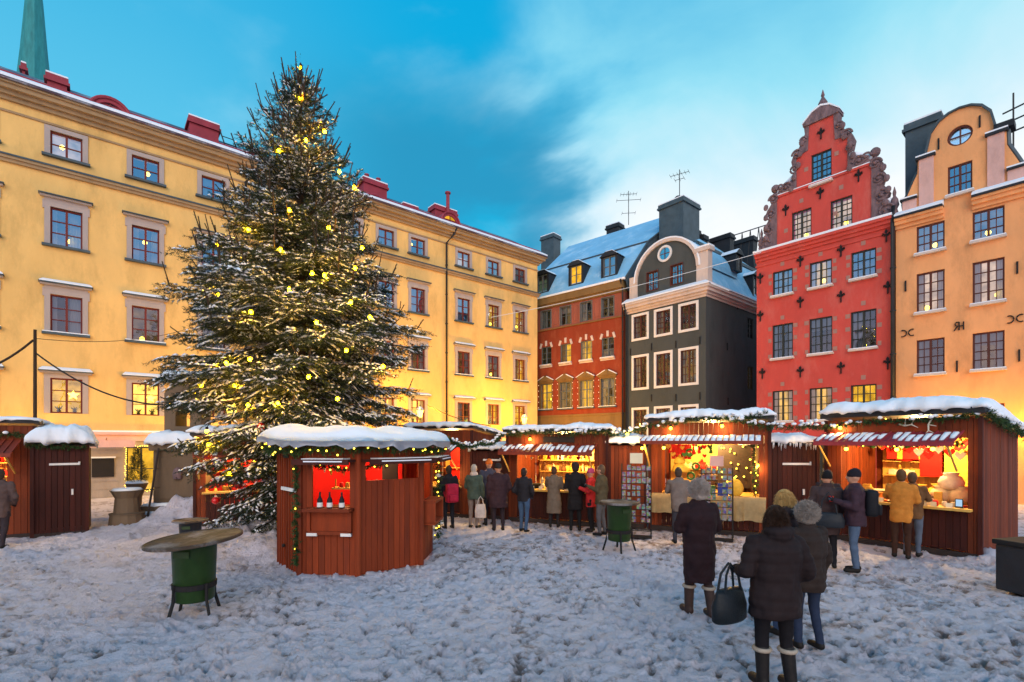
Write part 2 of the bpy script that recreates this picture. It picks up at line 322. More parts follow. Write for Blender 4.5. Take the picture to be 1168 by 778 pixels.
def window(parent,s,z,w,h,st,lit=0,cur=0,lamp=None,y=0,rz=0,snow=True):
    """lit 0 dark, 1 warm, 2 bright, 3 pale, 4 dim"""
    o=link('window',frame_mesh(w,h,st),parent,(s,y,z),rz)
    def p():
        b=MB(); b.add([(-w/2+.03,.105,.03),(w/2-.03,.105,.03),(w/2-.03,.105,h-.03),(-w/2+.03,.105,h-.03)],[(0,1,2,3)]); return b.mesh('pane',M[st.get('glass','glass')])
    link('pane',simple(('p',w,h,st.get('glass')),p),o)
    rm=['room_dark','room_warm','room_bright','room_pale','room_dim'][lit]
    def room():
        b=MB(); a,c,d=w/2+.12,.15,.75; 
        b.add([(-a,c,-.1),(a,c,-.1),(a,d,-.1),(-a,d,-.1),(-a,c,h+.1),(a,c,h+.1),(a,d,h+.1),(-a,d,h+.1)],[(0,1,2,3),(4,7,6,5),(2,6,7,3),(1,5,6,2),(0,3,7,4)]); return b.mesh('room',M[rm])
    link('room',simple(('r',w,h,rm),room),o)
    if cur:
        def curt():
            b=MB(); 
            def strip(x0,x1,z0,z1):
                n=12; vs=[]
                for i in range(n+1):
                    x=x0+(x1-x0)*i/n; yy=.21+.018*math.sin(i*2.1)
                    vs+=[(x,yy,z0),(x,yy,z1)]
                b.add(vs,[(2*i,2*i+2,2*i+3,2*i+1) for i in range(n)])
            if cur in (1,3): strip(-w/2-.02,-w/2+w*.27,-.05,h+.05); strip(w/2-w*.27,w/2+.02,-.05,h+.05)
            if cur in (2,3): strip(-w/2,w/2,h*.66,h+.05)
            if cur==4: strip(-w/2,w/2,-.05,h*.45)
            if cur==5: strip(-w/2,-.02,-.05,h+.05)
            if cur==6: strip(.08,w/2,-.05,h+.05); strip(-w/2,-w/2+w*.2,-.05,h)
            return b.mesh('curtain',M['curtain' if lit!=1 or cur!=5 else 'curtain_dark'])
        link('curtain',simple(('c',w,h,cur,lit==1),curt),o)
    if lamp=='star':
        for x in ((0.2,) if w<1.3 and random.random()<.5 else (-.22,.22)): link('star_lamp',simple('star',star_mesh),o,(x*w,.26,h*.55))
    elif lamp: link('hanging_lamp',simple('ballm',ball_mesh),o,(lamp[0]*w,.4,lamp[1]*h))
    if st.get('plants') and lit in (1,2):
        def pt():
            b=MB()
            for x in (-.25,.25):
                b.lathe([(.05,0),(.07,.1)],8,(x*w,.19)); 
                for i in range(14): a=random.random()*6.28; q=Vector((x*w,.19,.1)); e=q+Vector((.12*math.cos(a),.03*math.sin(a),.06+.12*random.random())); b.tube([q,e],[.02,.006],4)
            return b.mesh('pot_plant',M['fir_green'])
        link('pot_plant',simple(('pt',w),pt),o,(0,0,.03))
    aw=st.get('aw',0)
    if st.get('sill',1):
        def sl():
            b=MB(); e=w/2+aw+.07; b.box(-e,e,-.16,.05,-.09 if not st.get('ab') else -aw-.09,-.002 if not st.get('ab') else -aw-.002); z0=(-.002 if not st.get('ab') else -aw-.002)
            if st.get('sillsnow',1): b.mi=1; b.box(-e+.02,e-.02,-.155,-.055,z0,z0+.035)
            return b.mesh('sill',[M[st.get('sc','lead')],M['snow']])
        link('sill',simple(('s',w,h,st['id']),sl),o)
    hd=st.get('hood')
    if hd:
        def hm():
            b=MB(); z0=h+aw+(.16 if st.get('ears') else 0); e=w/2+aw+.16
            if hd=='flat':
                b.mi=0; b.box(-e+.04,e-.04,-.16,0,z0,z0+.07); b.mi=2; b.add([(-e,-.26,z0+.07),(e,-.26,z0+.07),(e,-.26,z0+.1),(-e,-.26,z0+.1),(-e,0,z0+.07),(e,0,z0+.07),(e-.1,0,z0+.2),(-e+.1,0,z0+.2)],[(0,1,2,3),(3,2,6,7),(0,4,5,1),(0,3,7,4),(1,5,6,2)])
                if st.get('hoodsnow'): b.mi=1; b.add([(-e+.03,-.25,z0+.103),(e-.03,-.25,z0+.103),(e-.12,-.03,z0+.2),(-e+.12,-.03,z0+.2),(-e+.03,-.25,z0+.14),(e-.03,-.25,z0+.14),(e-.12,-.03,z0+.25),(-e+.12,-.03,z0+.25)],[(4,5,6,7),(0,1,5,4),(0,4,7,3),(1,2,6,5)])
            else:
                b.mi=0; b.box(-e+.06,e-.06,-.12,0,z0,z0+.12); b.prism([(-e,z0+.12),(e,z0+.12),(.14,z0+.42),(.1,z0+.36),(-.1,z0+.36),(-.14,z0+.42)],-.18,0)
                b.box(-.09,.09,-.2,0,z0+.1,z0+.5)
                b.mi=1
                for sg in (-1,1): b.add([(sg*e,-.19,z0+.125),(sg*.14,-.19,z0+.425),(sg*.14,-.01,z0+.425),(sg*e,-.01,z0+.125),(sg*e,-.19,z0+.16),(sg*.14,-.19,z0+.48),(sg*.14,-.01,z0+.48),(sg*e,-.01,z0+.16)],[(4,5,6,7),(0,1,5,4),(1,2,6,5)])
            return b.mesh('hood',[M[st.get('ac','grey_trim')],M['snow'],M['lead']])
        link('hood',simple(('h',w,h,st['id']),hm),o)
    return o
def hole(s,z,w,h): return [(s-w/2,z),(s+w/2,z),(s+w/2,z+h),(s-w/2,z+h)]
def chimney(b,parent,x0,x1,y0,y1,z0,z1,mt='red_metal',pots=0,snow=True):
    m=MB(); m.box(x0,x1,y0,y1,z0,z1); e=.10; m.box(x0-e,x1+e,y0-e,y1+e,z1-.32,z1-.2); m.box(x0-e*.5,x1+e*.5,y0-e*.5,y1+e*.5,z1-.2,z1)
    for i in range(pots): m.lathe([(.13,z1),(.11,z1+.35),(.15,z1+.36),(.15,z1+.42)],10,(x0+(x1-x0)*(i+.5)/pots,(y0+y1)/2))
    if snow: m.mi=1; m.box(x0-e*.4,x1+e*.4,y0-e*.4,y1+e*.4,z1,z1+.07)
    return m.build('chimney',[M[mt],M['snow']],parent)
def round_dormer(parent,s,z,y,r,lit):
    o=MB(); n=14; y0=y; y1=y+2.6
    def arc(rr,yy): return [(s+rr*math.cos(PI*i/n),yy,z+rr*1.0*math.sin(PI*i/n)) for i in range(n+1)]
    A,Bq=arc(r*1.15,y0),arc(r*1.15,y1); C_=arc(r*.78,y0)
    k=n+1; o.add(A+Bq,[(i,i+1,i+1+k,i+k) for i in range(n)])
    o.add(A+C_,[(i,i+1,i+1+k,i+k) for i in range(n)]); D=arc(r*.78,y0+.12); o.add(C_+D,[(i,i+1,i+1+k,i+k) for i in range(n)])
    o.tube([(p[0],p[1]-.03,p[2]) for p in arc(r*1.08,y0)],.06,6); o.box(s-r*1.25,s+r*1.25,y0-.1,y0+.2,z-.14,z)
    o.mi=1; S=[(p[0],p[1],p[2]+.03) for p in arc(r*1.16,y0+.15)]; S2=[(p[0],p[1],p[2]+.02) for p in arc(r*1.16,y1)]; o.add(S[2:9]+S2[2:9],[(i,i+1,i+8,i+7) for i in range(6)])
    d=o.build('dormer',[M['red_metal'],M['snow']],parent)
    g=MB(); pts=arc(r*.78,y0+.1); g.add(pts,[tuple(range(n+1))]); g.build('pane',M['room_warm' if lit else 'glass_sky'],d)
    g=MB(); g.box(s-.02,s+.02,y0+.05,y0+.09,z,z+r*.78); g.box(s-r*.7,s+r*.7,y0+.05,y0+.09,z+r*.35,z+r*.35+.03); g.build('glazing_bar',M['win_red'],d)
def pipe(parent,pts,mt='dark_metal',r=.06):
    b=MB(); b.tube(pts,r,8); 
    p0=Vector(pts[-1]); 
    for i in range(int((pts[-2][2]-p0.z)/1.8)): b.lathe([(r*1.4,0),(r*1.4,.06)],8,mtx=Matrix.Translation((p0.x,p0.y,p0.z+.5+i*1.8)))
    b.build('drainpipe',M[mt],parent,True)
bA=(0.76424,0.64493); bR=(0.64454,-0.76457)
# ---- yellow building
Y=Bld('yellow_building','long yellow plastered four storey building with grey window surrounds and red chimneys',(-17.44,19.5),bA); yo=Y.o
cols=[-7.5,-5.0,-2.5,0,2.5,5.0,7.45,9.5,11.5,13.5,15.53,18.8,21.2,23.55]
stT=dict(id='yt',fc='win_red',aw=.17,ap=.04,rows=2,glass='glass_sky',sillsnow=0,sc='lead')
st2=dict(id='y2',fc='win_red',aw=.17,ap=.05,rows=3,hood='flat',ears=1,glass='glass_sky',sillsnow=0); st3=dict(st2,id='y3',hoodsnow=1,sillsnow=1,glass='glass'); st4=dict(id='y4',fc='win_red',aw=.18,ap=.03,rows=3,hood='flat',hoodsnow=1,glass='glass',plants=1,sillsnow=0,sill=0)
W1=.94; rows=[(13.33,.95,stT),(9.88,1.46,st2),(6.5,1.47,st3),(3.38,1.36,st4)]
hs=[hole(c,z,W1,h) for c in cols for z,h,_ in rows]
gf=[(2.35,1.0,.2,1.85),(8.5,1.3,.15,1.95),(14.6,1.3,.1,1.95),(20,1.3,.1,1.95),(-4,1.2,.1,1.9)]   # shop windows and doors of the ground floor
wl=MB(); wl.slab([(-9,2.66),(25.2,2.66),(25.2,15.0),(-9,15.0)],hs,0,.4)
wl.box(-9,-8.7,.4,9,0,15); wl.box(24.9,25.2,.4,9,0,15); wl.box(-8.7,24.9,8.7,9,0,15)
wl.build('wall',M['yellow_plaster'],yo)
g=MB(); g.slab([(-9,-.3),(25.25,-.3),(25.25,2.3),(-9,2.3)],[hole(s,z,w,h) for s,w,z,h in gf],-.1,.4)
for k in range(7):
    xs=[-9]+sorted([e for s,w,z,h in gf for e in (s-w/2-.1,s+w/2+.1)])+[25.25]
    for i in range(0,len(xs),2): g.box(xs[i]+.001,xs[i+1]-.001,-.118,-.1,.02+k*.32,.02+k*.32+.295)
g.build('base',M['ashlar'],yo)
b=MB(); b.box(-9,25.3,-.2,0,2.3,2.55); b.box(-9,25.32,-.3,0,2.55,2.66); b.mi=1; b.box(-9,25.3,-.29,-.01,2.66,2.73); b.build('plinth_band',[M['pale_pink_plaster'],M['snow']],yo)
b=MB()
for z0,z1,p in ((12.62,12.74,.10),(12.74,12.84,.16)): b.box(-9,25.2+p,-p,0,z0,z1)
b.mi=1; b.box(-9,25.4,-.2,0,12.84,12.9); b.mi=0
b.box(-9,25.26,-.05,0,14.48,14.56); b.build('string_course',[M['moulding'],M['lead']],yo)
b=MB()
for i,(z0,z1,p) in enumerate(((14.9,15.05,.12),(15.05,15.2,.25),(15.2,15.36,.42),(15.36,15.48,.5))): b.box(-9,25.2+p,-p,.4,z0,z1)
b.build('cornice',M['moulding'],yo)
b=MB(); b.add([(-9,-.52,15.48),(25.7,-.52,15.48),(25.7,-.52,15.54),(-9,-.52,15.54),(-9,3.6,18.0),(25.7,3.6,18.0),(-9,9,15.4),(25.7,9,15.4)],[(0,1,2,3),(3,2,5,4),(4,5,7,6)]); b.mi=0; b.tube([(-9,-.55,15.46),(25.7,-.55,15.46)],.035,8); b.mi=1; b.box(-9,25.5,-.02,.02,15.88,16.0)
b.mi=2; b.add([(-9,-.54,15.54),(25.7,-.54,15.54),(25.7,-.05,15.86),(-9,-.05,15.86),(-9,-.54,15.62),(25.7,-.54,15.62),(25.7,-.05,15.92),(-9,-.05,15.92)],[(4,5,6,7),(0,1,5,4),(2,3,7,6)]); roof=b.build('roof',[M['roof_metal'],M['red_metal'],M['snow']],yo)
def onY(u,v,y): return Y.on(u,v,y)
for u0,u1,v0,v1,yy in ((48,80,80,112,2.2),(212,252,131,168,2.2),(412,443,200,228,2.4),(458,478,228,246,2.4),(494,522,231,256,2.6),(20,32,66,92,5.0),(273,300,170,195,2.0)):
    xa,_=onY(u0,v0,yy); xb,_=onY(u1,v0,yy); _,zt=onY((u0+u1)/2,(v0+ (v0*.3+v1*.7 if 0 else v0))/2 if 0 else v0+6,yy); chimney(Y,roof,xa+.15,xb-.1,yy,yy+.8,15.6,zt,pots=0 if u0!=412 else 2)
for u,v,r,l in ((126,131,.62,0),(428,236,.62,0),(514,255,.62,1),(288,190,.55,0)):
    s_,z_=onY(u,v,-.1); round_dormer(roof,s_,z_,-.1,r,l)
s_,z_=onY(509,229,2.6); b=MB(); b.tube([(s_,2.4,16),(s_,2.4,z_+.4)],.12,8); b.lathe([(.2,z_+.4),(.2,z_+.5)],8,(s_,2.4)); b.build('flue',M['red_metal'],roof)
b=MB(); s_,z_=onY(262,163,1.2)
for q in (0,.5): b.tube([(s_+q,1.0,15.8),(s_+q-.4,1.4,17.4)],.03,6)
for k in range(4): b.tube([(s_-.1*k,1.0+.1*k,16+.35*k),(s_+.5-.1*k,1.0+.1*k,16+.35*k)],.02,6)
b.build('roof_ladder',M['dark_metal'],roof)
for s_ in (17.45,6.3): pipe(yo,[(s_+.5,-.5,15.45),(s_+.42,-.3,15.1),(s_,-.12,14.5),(s_,-.12,0)])
litY={(3,0):(3,0,(-.15,.62)),(4,0):(0,0,(.1,.5)),(5,0):(0,3,None),(10,0):(0,0,(-.25,.7)),(11,0):(3,2,None),(12,0):(0,2,None),(13,0):(0,2,None),(3,1):(0,6,(.1,.25)),(4,1):(0,1,(.0,.65)),(5,1):(0,1,None),(12,1):(1,1,(.05,.2)),(13,1):(1,1,(0,.3)),(11,1):(0,5,None),(10,1):(0,5,None),
 (3,2):(0,6,None),(4,2):(4,0,(-.1,.12)),(10,2):(4,1,None),(11,2):(4,1,None),(12,2):(4,3,(.1,.2)),(13,2):(1,5,None),(9,2):(4,1,(.1,.3)),(3,3):(1,0,'star'),(4,3):(2,0,'star'),(5,3):(1,1,'star'),(9,3):(2,1,None),(10,3):(2,1,None),(11,3):(4,5,None),(12,3):(1,5,(-.2,.4)),(13,3):(1,0,None),(2,2):(0,1,None)}
for ci,c in enumerate(cols):
    for ri,(z,h,st) in enumerate(rows):
        l=litY.get((ci,ri)) or (random.choice((0,0,0,4)),random.choice((1,2,5)),None); window(yo,c,z,W1,h,st,*l)
def assumed_wall_lamp(parent,B_,s,z,pw,y=-.3):
    b=MB(); b.tube([(s,0,z-.1),(s,y+.02,z-.1),(s,y,z-.02)],.018,6); b.lathe([(.09,z+.2),(.13,z+.17),(.02,z+.27)],8,(s,y)); o=b.build('assumed_wall_lamp',M['iron'],parent); b=MB(); b.lathe([(.05,z),(.09,z+.17)],8,(s,y)); b.build('assumed_lamp_glass',M['lantern'],o); light('assumed_wall_light',B_.W(s,y-.2,z+.12),pw,(1,.50,.02),.1)
for s_,p_ in ((-3.2,85),(-.9,95),(3.6,95),(5.2,85)): assumed_wall_lamp(yo,Y,s_,2.08,p_,-.6)  # assumed lamps, added for the yellow glow on the lower facade
stS=dict(id='shop',fc='win_dark',rows=2,sill=0)
for s,w,z,h in gf: window(yo,s,z,w,h,stS,1 if s in(2.35,8.5,20) else 0,0,None,y=-.08)
b=MB(); b.cbox(.75,1.45,-.2,-.12,.85,1.6,.01); b.mi=1; b.box(.7,1.5,-.3,-.12,1.61,1.67); b.build('menu_case',[M['iron'],M['snow']],yo)
b=MB()
for s_ in (-6.5,1.2,9,18.5): b.tube([(s_,0,2.25),(s_,-.7,2.45)],.03,6); b.box(s_-.9,s_+.9,-.95,-.65,2.05,2.32)
b.build('awning_box',M['pale_pink_plaster'],yo)
# shop window garland lights
b=MB()
for i in range(22): b.ball((1.82+random.uniform(-.03,.03),-.14,.2+i*.088),.018,5)
for i in range(14): b.ball((1.82+i*.08,-.14,2.08+random.uniform(-.03,.03)),.018,5); b.ball((1.82+i*.08,-.14,.2+random.uniform(-.04,.1)),.018,5)
b.build('window_lights',M['small_bulb'],yo)
# ---- brown-red building
B=Bld('brown_building','narrow brick red building with triangular window hoods and snowy mansard roof',(7.4,33.0),(1.134,-1.0)); bo=B.o
bc=[-6.45,-4.68,-2.92,-1.2]
stB1=dict(id='b1',fc='win_grey',aw=.09,ac='brown_stone',rows=3,transom=1,hood='ped',glass='glass'); stB2=dict(id='b2',fc='win_grey',rows=3,glass='glass',sc='cream_plaster'); stB3=dict(id='b3',fc='win_grey',rows=2,glass='glass',aw=.05,ac='win_grey',sill=0)
rw=[(4.66,1.04,1.9,stB1),(7.98,.96,1.36,stB2),(10.72,.92,1.32,stB3)]
wl=MB(); lo=[hole(c,z,w,h) for c in bc for z,w,h,_ in rw[:2]]; wl.slab([(-7.9,4.2),(.03,4.2),(.03,10.55),(-7.9,10.55)],lo,0,.35); wl.box(-7.9,-7.6,.35,8,-.2,12.9); wl.box(-.3,0.03,.35,8,-.2,12.9); wl.box(-7.6,-.3,7.7,8,-.2,12.9); wl.build('wall',M['brown_plaster'],bo)
wl=MB(); wl.slab([(-7.9,10.62),(.03,10.62),(.03,12.2),(-7.9,12.2)],[hole(c,rw[2][0],rw[2][1],rw[2][2]) for c in bc],-.01,.35)
for c in [-7.35]+[(bc[i]+bc[i+1])/2 for i in range(3)]+[-.32]:
    for x0,x1,z0,z1 in ((c-.24,c+.24,11.9,11.95),(c-.24,c+.24,10.85,10.9),(c-.24,c-.19,10.9,11.9),(c+.19,c+.24,10.9,11.9)): wl.box(x0,x1,-.04,-.01,z0,z1)
wl.build('upper_wall',M['pink_plaster'],bo)
b=MB(); b.slab([(-7.9,-.2),(.04,-.2),(.04,4.2),(-7.9,4.2)],[hole(-2.2,.1,1.2,2.4),hole(-5.2,.8,1.2,1.8)],-.04,.35); b.box(-7.9,.05,-.1,-.04,3.35,3.5); b.box(-7.9,.06,-.1,-.04,4.08,4.2); b.build('base',M['brown_stone'],bo)
b=MB(); b.box(-7.9,.05,-.1,0,10.55,10.62); b.box(-7.9,.05,-.18,.35,12.2,12.45); b.box(-7.9,.05,-.3,.35,12.45,12.95); b.build('cornice',M['brown_stone'],bo)
b=MB()
b.box(-.08,.08,-.05,0,0,.38); km=b.mesh('keystone',M['cream_plaster'])
for c in bc:
    for dx,a in ((-.55,.35),(0,0),(.55,-.35)): link('keystone',km,bo,(c+dx,0,9.4-abs(dx)*.25)).rotation_euler.y=a
    b=MB(); b.box(c-.56,c+.56,-.06,0,7.78,7.88); b.build('sill_stone',M['cream_plaster'],bo)
for i,c in enumerate(bc):
    window(bo,c,rw[0][0],rw[0][1],rw[0][2],stB1,(1,4,1,4)[i],(0,1,6,3)[i],(.2,.4) if i==0 else None); window(bo,c,rw[1][0],rw[1][1],rw[1][2],stB2,(0,1,1,0)[i],(0,5,1,4)[i]); window(bo,c,rw[2][0],rw[2][1],rw[2][2],stB3,0,(1,2,5,0)[i])
b=MB(); b.ball((0,0,0),.028,6); wl_=b.mesh('small_lamp',M['dim_bulb'])   # small lamps round the lower windows
for c in bc:
    for k in range(5):
        for sg in (-1,1): link('small_lamp',wl_,bo,(c+sg*.66,-.09,4.8+k*.42))
window(bo,-2.2,.1,1.2,2.4,stS,4); window(bo,-5.2,.8,1.2,1.8,stS,4)
b=MB(); yb,zb=1.5,15.7; _,zr=B.on(751,249,5.0); _,zr2=B.on(620,287,5.0)
b.add([(-7.9,-.32,12.95),(.3,-.32,12.95),(-7.9,yb,zb),(1.0,yb,zb),(-7.9,5.0,zr),(2.4,5.0,zr),(-7.9,9,zb),(2.4,9,zb),(1.9,2.5,12.5)],[(0,1,3,2),(2,3,5,4),(4,5,7,6)])
b.mi=1; b.add([(.3,-.32,12.95),(1.0,yb,zb),(2.4,5.0,zr),(.9,5,12.5),(.3,0,12.2)],[(0,1,2,3,4)])
b.add([(-7.9,yb-.06,zb-.05),(1.02,yb-.06,zb-.05),(1.02,yb-.1,zb+.05),(-7.9,yb-.1,zb+.05)],[(0,1,2,3)]); b.tube([(.3,-.34,12.97),(1.02,yb-.02,zb+.02),(2.42,5,zr+.02)],.06,6)
b.mi=2; b.box(-7.9,.3,-.36,-.2,12.93,13.05)
broof=b.build('roof',[M['sky_tinted_snow'],M['lead'],M['snow']],bo)
def dormer(parent,s,z,w,h,y,depth,st,lit,mt='dark_metal',rz=0,cur=0):
    c,sn=math.cos(rz),math.sin(rz)
    d=MB(); e=.16; d.slab([(-w/2-e,-.1),(w/2+e,-.1),(w/2+e,h+.05),(w/2*.6,h+.3),(-w/2*.6,h+.3),(-w/2-e,h+.05)],[hole(0,0,w,h)],0,.2)
    d.add([(-w/2-e,.2,-.1),(-w/2-e,depth,-.1),(-w/2-e,depth,h),(-w/2-e,.2,h+.05),(w/2+e,.2,-.1),(w/2+e,depth,-.1),(w/2+e,depth,h),(w/2+e,.2,h+.05)],[(0,1,2,3),(4,5,6,7)])
    q=.24; pr=[(-w/2-q,h+.03),(-w/2*.6,h+.34),(w/2*.6,h+.34),(w/2+q,h+.03)]
    d.add([(x,-.1,zz) for x,zz in pr]+[(x,depth,zz) for x,zz in pr],[(0,1,5,4),(1,2,6,5),(2,3,7,6),(0,3,2,1)])
    d.mi=1; d.add([(x*.93,-.04,zz+.06) for x,zz in pr]+[(x*.93,depth,zz+.06) for x,zz in pr],[(0,1,5,4),(1,2,6,5),(2,3,7,6),(0,3,2,1)])
    o=d.build('dormer',[M[mt],M['snow']],parent,False,(s,y,z),rz)
    wn=link('window',frame_mesh(w,h,st),o); b=MB(); b.add([(-w/2,.12,0),(w/2,.12,0),(w/2,.12,h),(-w/2,.12,h)],[(0,1,2,3)]); b.build('pane',M['room_warm'] if lit else M['glass_sky'],o)
    b=MB(); b.box(-w/2-.1,w/2+.1,.3,.35,-.1,h); b.build('curtain',M['curtain'],o)
stD=dict(id='d',fc='win_grey',rows=2)
for s,l in ((-6.85,0),(-3.8,1),(-1.1,0)): dormer(broof,s,13.5,.95,1.3,.0,1.6,stD,l)
s_,_=B.on(625,280,4.6); _,z1=B.on(625,268,4.6); chimney(B,broof,s_-.75,s_+.6,4.6,5.6,14,z1,'lead'); s_,_=B.on(698,255,5.4); _,z1=B.on(698,256,5.4); chimney(B,broof,s_-.5,s_+.6,5.4,6.2,15,z1,'dark_metal')
pipe(bo,[(-.02,-.4,12.95),(.0,-.14,12.3),(.0,-.14,0)])
# TV antennas
def antenna(parent,x,y,z,h,arms,rz):
    b=MB(); b.tube([(x,y,z),(x,y,z+h)],.025,6)
    for zz,ln,n in arms:
        c,sn=math.cos(rz),math.sin(rz); b.tube([(x-c*ln,y-sn*ln,z+zz),(x+c*ln,y+sn*ln,z+zz)],.018,5)
        for k in range(n): t=-1+2*k/max(1,n-1); l2=.28; b.tube([(x+c*ln*t-sn*l2,y+sn*ln*t+c*l2,z+zz),(x+c*ln*t+sn*l2,y+sn*ln*t-c*l2,z+zz)],.012,4)
    b.build('antenna',M['dark_metal'],parent)
s_,z_=B.on(717,252,5); antenna(broof,s_,5,z_-.3,2.6,((2.35,.6,6),(1.9,.9,3),(.9,.5,3)),.6)
# ---- grey building
G=Bld('grey_building','dark grey corner building with white window surrounds and round arched gable',(11.09,28.5),bR); go=G.o
gc=[-4.45,-2.77,-1.08]; stG=dict(id='g',fc='win_brown',aw=.15,ac='white_paint',ap=.045,rows=4,sub=2,ab=1,sill=0,glass='glass'); stGg=dict(stG,id='gg',aw=.04,rows=3,ac='win_brown',glass='glass_sky')
rwG=[(8.9,1.0,1.42),(5.72,1.0,1.95),(2.4,1.0,1.9)]
wl=MB(); wl.slab([(-5.5,-.2),(0,-.2),(0,10.7),(-5.5,10.7)],[hole(c,z,w,h) for c in gc for z,w,h in rwG],0,.35); wl.build('front_wall',M['grey_plaster'],go)
for i,c in enumerate(gc):
    for j,(z,w,h) in enumerate(rwG): window(go,c,z,w,h,stG,4 if (i,j)==(2,1) else 0,(1,5,0)[(i+j)%3])
# side wall (turned a quarter)
sw=[(8.9,5.6,.8,1.3),(5.6,5.6,.8,1.5),(8.9,10.5,.8,1.3)]
wl=MB(); wl.slab([(0.351,-.2),(14,-.2),(14,10.7),(.351,10.7)],[hole(s,z,w,h) for z,s,w,h in sw],0,.35); wl.build('side_wall',M['grey_plaster'],go,False,(0,0,0),PI/2)
stGs=dict(id='gs',fc='win_dark',rows=4,sub=2,sill=0,glass='glass')
for z,s,w,h in sw: window(go,0,z,w,h,stGs,1 if z<6 else 0,1,rz=PI/2).location=(0,s,z)
wl=MB(); wl.box(-5.5,-5.2,.36,14,-.2,10.7); wl.box(-5.2,-.36,13.7,14,-.2,10.7); wl.build('back_wall',M['grey_plaster'],go)
def ring_cornice(z0,z1,p,mt,nm):
    b=MB(); b.box(-5.5-.0,p,-p,0,z0,z1); b.box(0,p,0,14,z0,z1); return b.build(nm,M[mt],go)
b=MB()
for z0,z1,p in ((10.58,10.72,.06),(10.72,10.86,.16),(10.86,11.05,.3),(11.05,11.2,.38)): b.box(-5.55,p,-p,-.0005,z0,z1); b.box(0,p,0,14,z0,z1)
b.build('cornice',M['cream_plaster'],go)
b=MB(); b.add([(-5.6,-.42,11.2),(.42,-.42,11.2),(-.1,.06,11.5),(-5.6,.06,11.5),(-5.6,-.42,11.28),(.42,-.42,11.28),(-.1,.06,11.6),(-5.6,.06,11.6)],[(0,1,5,4),(4,5,6,7),(0,4,7,3)]); b.add([(.42,-.42,11.2),(.42,14,11.2),(-.1,14,11.5),(-.1,.06,11.5),(.42,-.42,11.28),(.42,14,11.28),(-.1,14,11.6),(-.1,.06,11.6)],[(0,1,5,4),(4,5,6,7)]); b.build('snow',M['snow'],go)
# arched gable
cx=-2.6; ra=2.05
arcp=[(cx+ra*math.cos(w),12.45+ra*.98*math.sin(w)) for w in [PI*i/18 for i in range(19)]]
gab=[(cx+ra,11.45)]+arcp+[(cx-ra,11.45)]
b=MB(); b.slab(gab,[hole(-3.55,11.75,.78,1.15),hole(-1.85,11.75,.8,1.15)],-.0,.4); b.build('gable',M['grey_plaster'],go)
for c,l in ((-3.55,0),(-1.85,0)): window(go,c,11.75,.78,1.15,stGg,0,0,None,y=0)
b=MB(); outer=[(cx+(ra+.17)*math.cos(PI*i/18),12.45+(ra+.13)*math.sin(PI*i/18)) for i in range(19)]
pts=[(cx+ra+.28,13.45),(cx+ra+.8,13.4),(cx+ra+.8,11.4),(cx+ra,11.4)]
b.slab(outer+arcp[::-1],[],-.1,.42); b.slab([(cx+ra,11.4),(cx+ra+.72,11.4),(cx+ra+.72,13.2),(cx+ra,13.2)],[],-.06,.42); b.box(cx+ra-.1,cx+ra+.85,-.14,.45,13.2,13.42); b.slab([(cx-ra-.6,11.4),(cx-ra,11.4),(cx-ra,12.9),(cx-ra-.6,12.9)],[],-.06,.42)
b.mi=1; sn=[(cx+(ra+.25)*math.cos(PI*i/18),12.46+(ra+.21)*math.sin(PI*i/18)) for i in range(19)]; b.slab(sn+outer[::-1],[],-.12,.5); b.box(cx+ra-.05,cx+ra+.84,-.13,.44,13.42,13.52); b.build('gable_trim',[M['cream_plaster'],M['snow']],go)
b=MB()
oc=(cx-.05,13.78); n=20
def ringpoly(r0,r1,y0,y1,c):
    A=[(c[0]+r0*math.cos(2*PI*i/n),c[1]+r0*math.sin(2*PI*i/n)) for i in range(n)]; return A
b.slab(ringpoly(.5,0,0,0,oc),[ringpoly(.37,0,0,0,oc)],-.07,-.001); ow=b.build('round_window',M['white_paint'],go)
b=MB(); b.prism(ringpoly(.37,0,0,0,oc),-.02,-.003); b.build('pane',M['glass_sky'],ow); b=MB(); b.box(oc[0]-.02,oc[0]+.02,-.04,-.025,oc[1]-.36,oc[1]+.36); b.box(oc[0]-.36,oc[0]+.36,-.04,-.025,oc[1]-.02,oc[1]+.02); b.build('glazing_bar',M['win_brown'],ow)
# roof: mansard round the corner
b=MB(); zt=14.6
b.add([(-.1,.4,11.55),(-.1,14,11.55),(-1.5,14,zt),(-1.5,1.6,zt),(-5.5,1.6,zt),(-5.5,.4,11.55),(-3.2,5,16.2),(-3.2,14,16.2),(-5.5,5,16.2)],[(0,1,2,3),(0,3,4,5),(3,2,7,6),(3,6,8,4)])
b.mi=1; b.tube([(-1.5,14,zt),(-1.5,1.6,zt),(-5.5,1.6,zt)],.08,6); b.tube([(-.1,.4,11.6),(-1.5,1.6,zt)],.06,6); b.box(-1.55,-1.3,1.6,14,zt-.25,zt-.1)
# barrel roof behind the arched gable
A=[(x,.42,z+.3) for x,z in arcp]; A2=[(x,5.0,z+.3) for x,z in arcp]; b.mi=0; k=len(A); b.add(A+A2,[(i,i+1,i+1+k,i+k) for i in range(k-1)])
groof=b.build('roof',[M['sky_tinted_snow'],M['lead']],go)
def side_dormer(y,z,w,h):
    dormer(groof,.0,z,w,h,0,1.6,stD,0,rz=PI/2); o=[c for c in groof.children][-1]; o.location=(-.25,y,z)
side_dormer(7.2,11.9,1.0,1.35); side_dormer(4.6,13.2,.5,.9)
s_,_=G.on(766,250,2.4); _,z1=G.on(766,229,2.4); chimney(G,groof,s_-.95,s_+.85,2.4,4.4,13,z1,'lead'); 
b=MB(); b.ball((s_,3.2,z1+.3),(.3,.3,.28),10); b.build('chimney_cap',M['iron'],groof); antenna(groof,s_+.1,3.2,z1+.4,1.9,((1.6,.6,6),(1.25,.3,3)),.3)
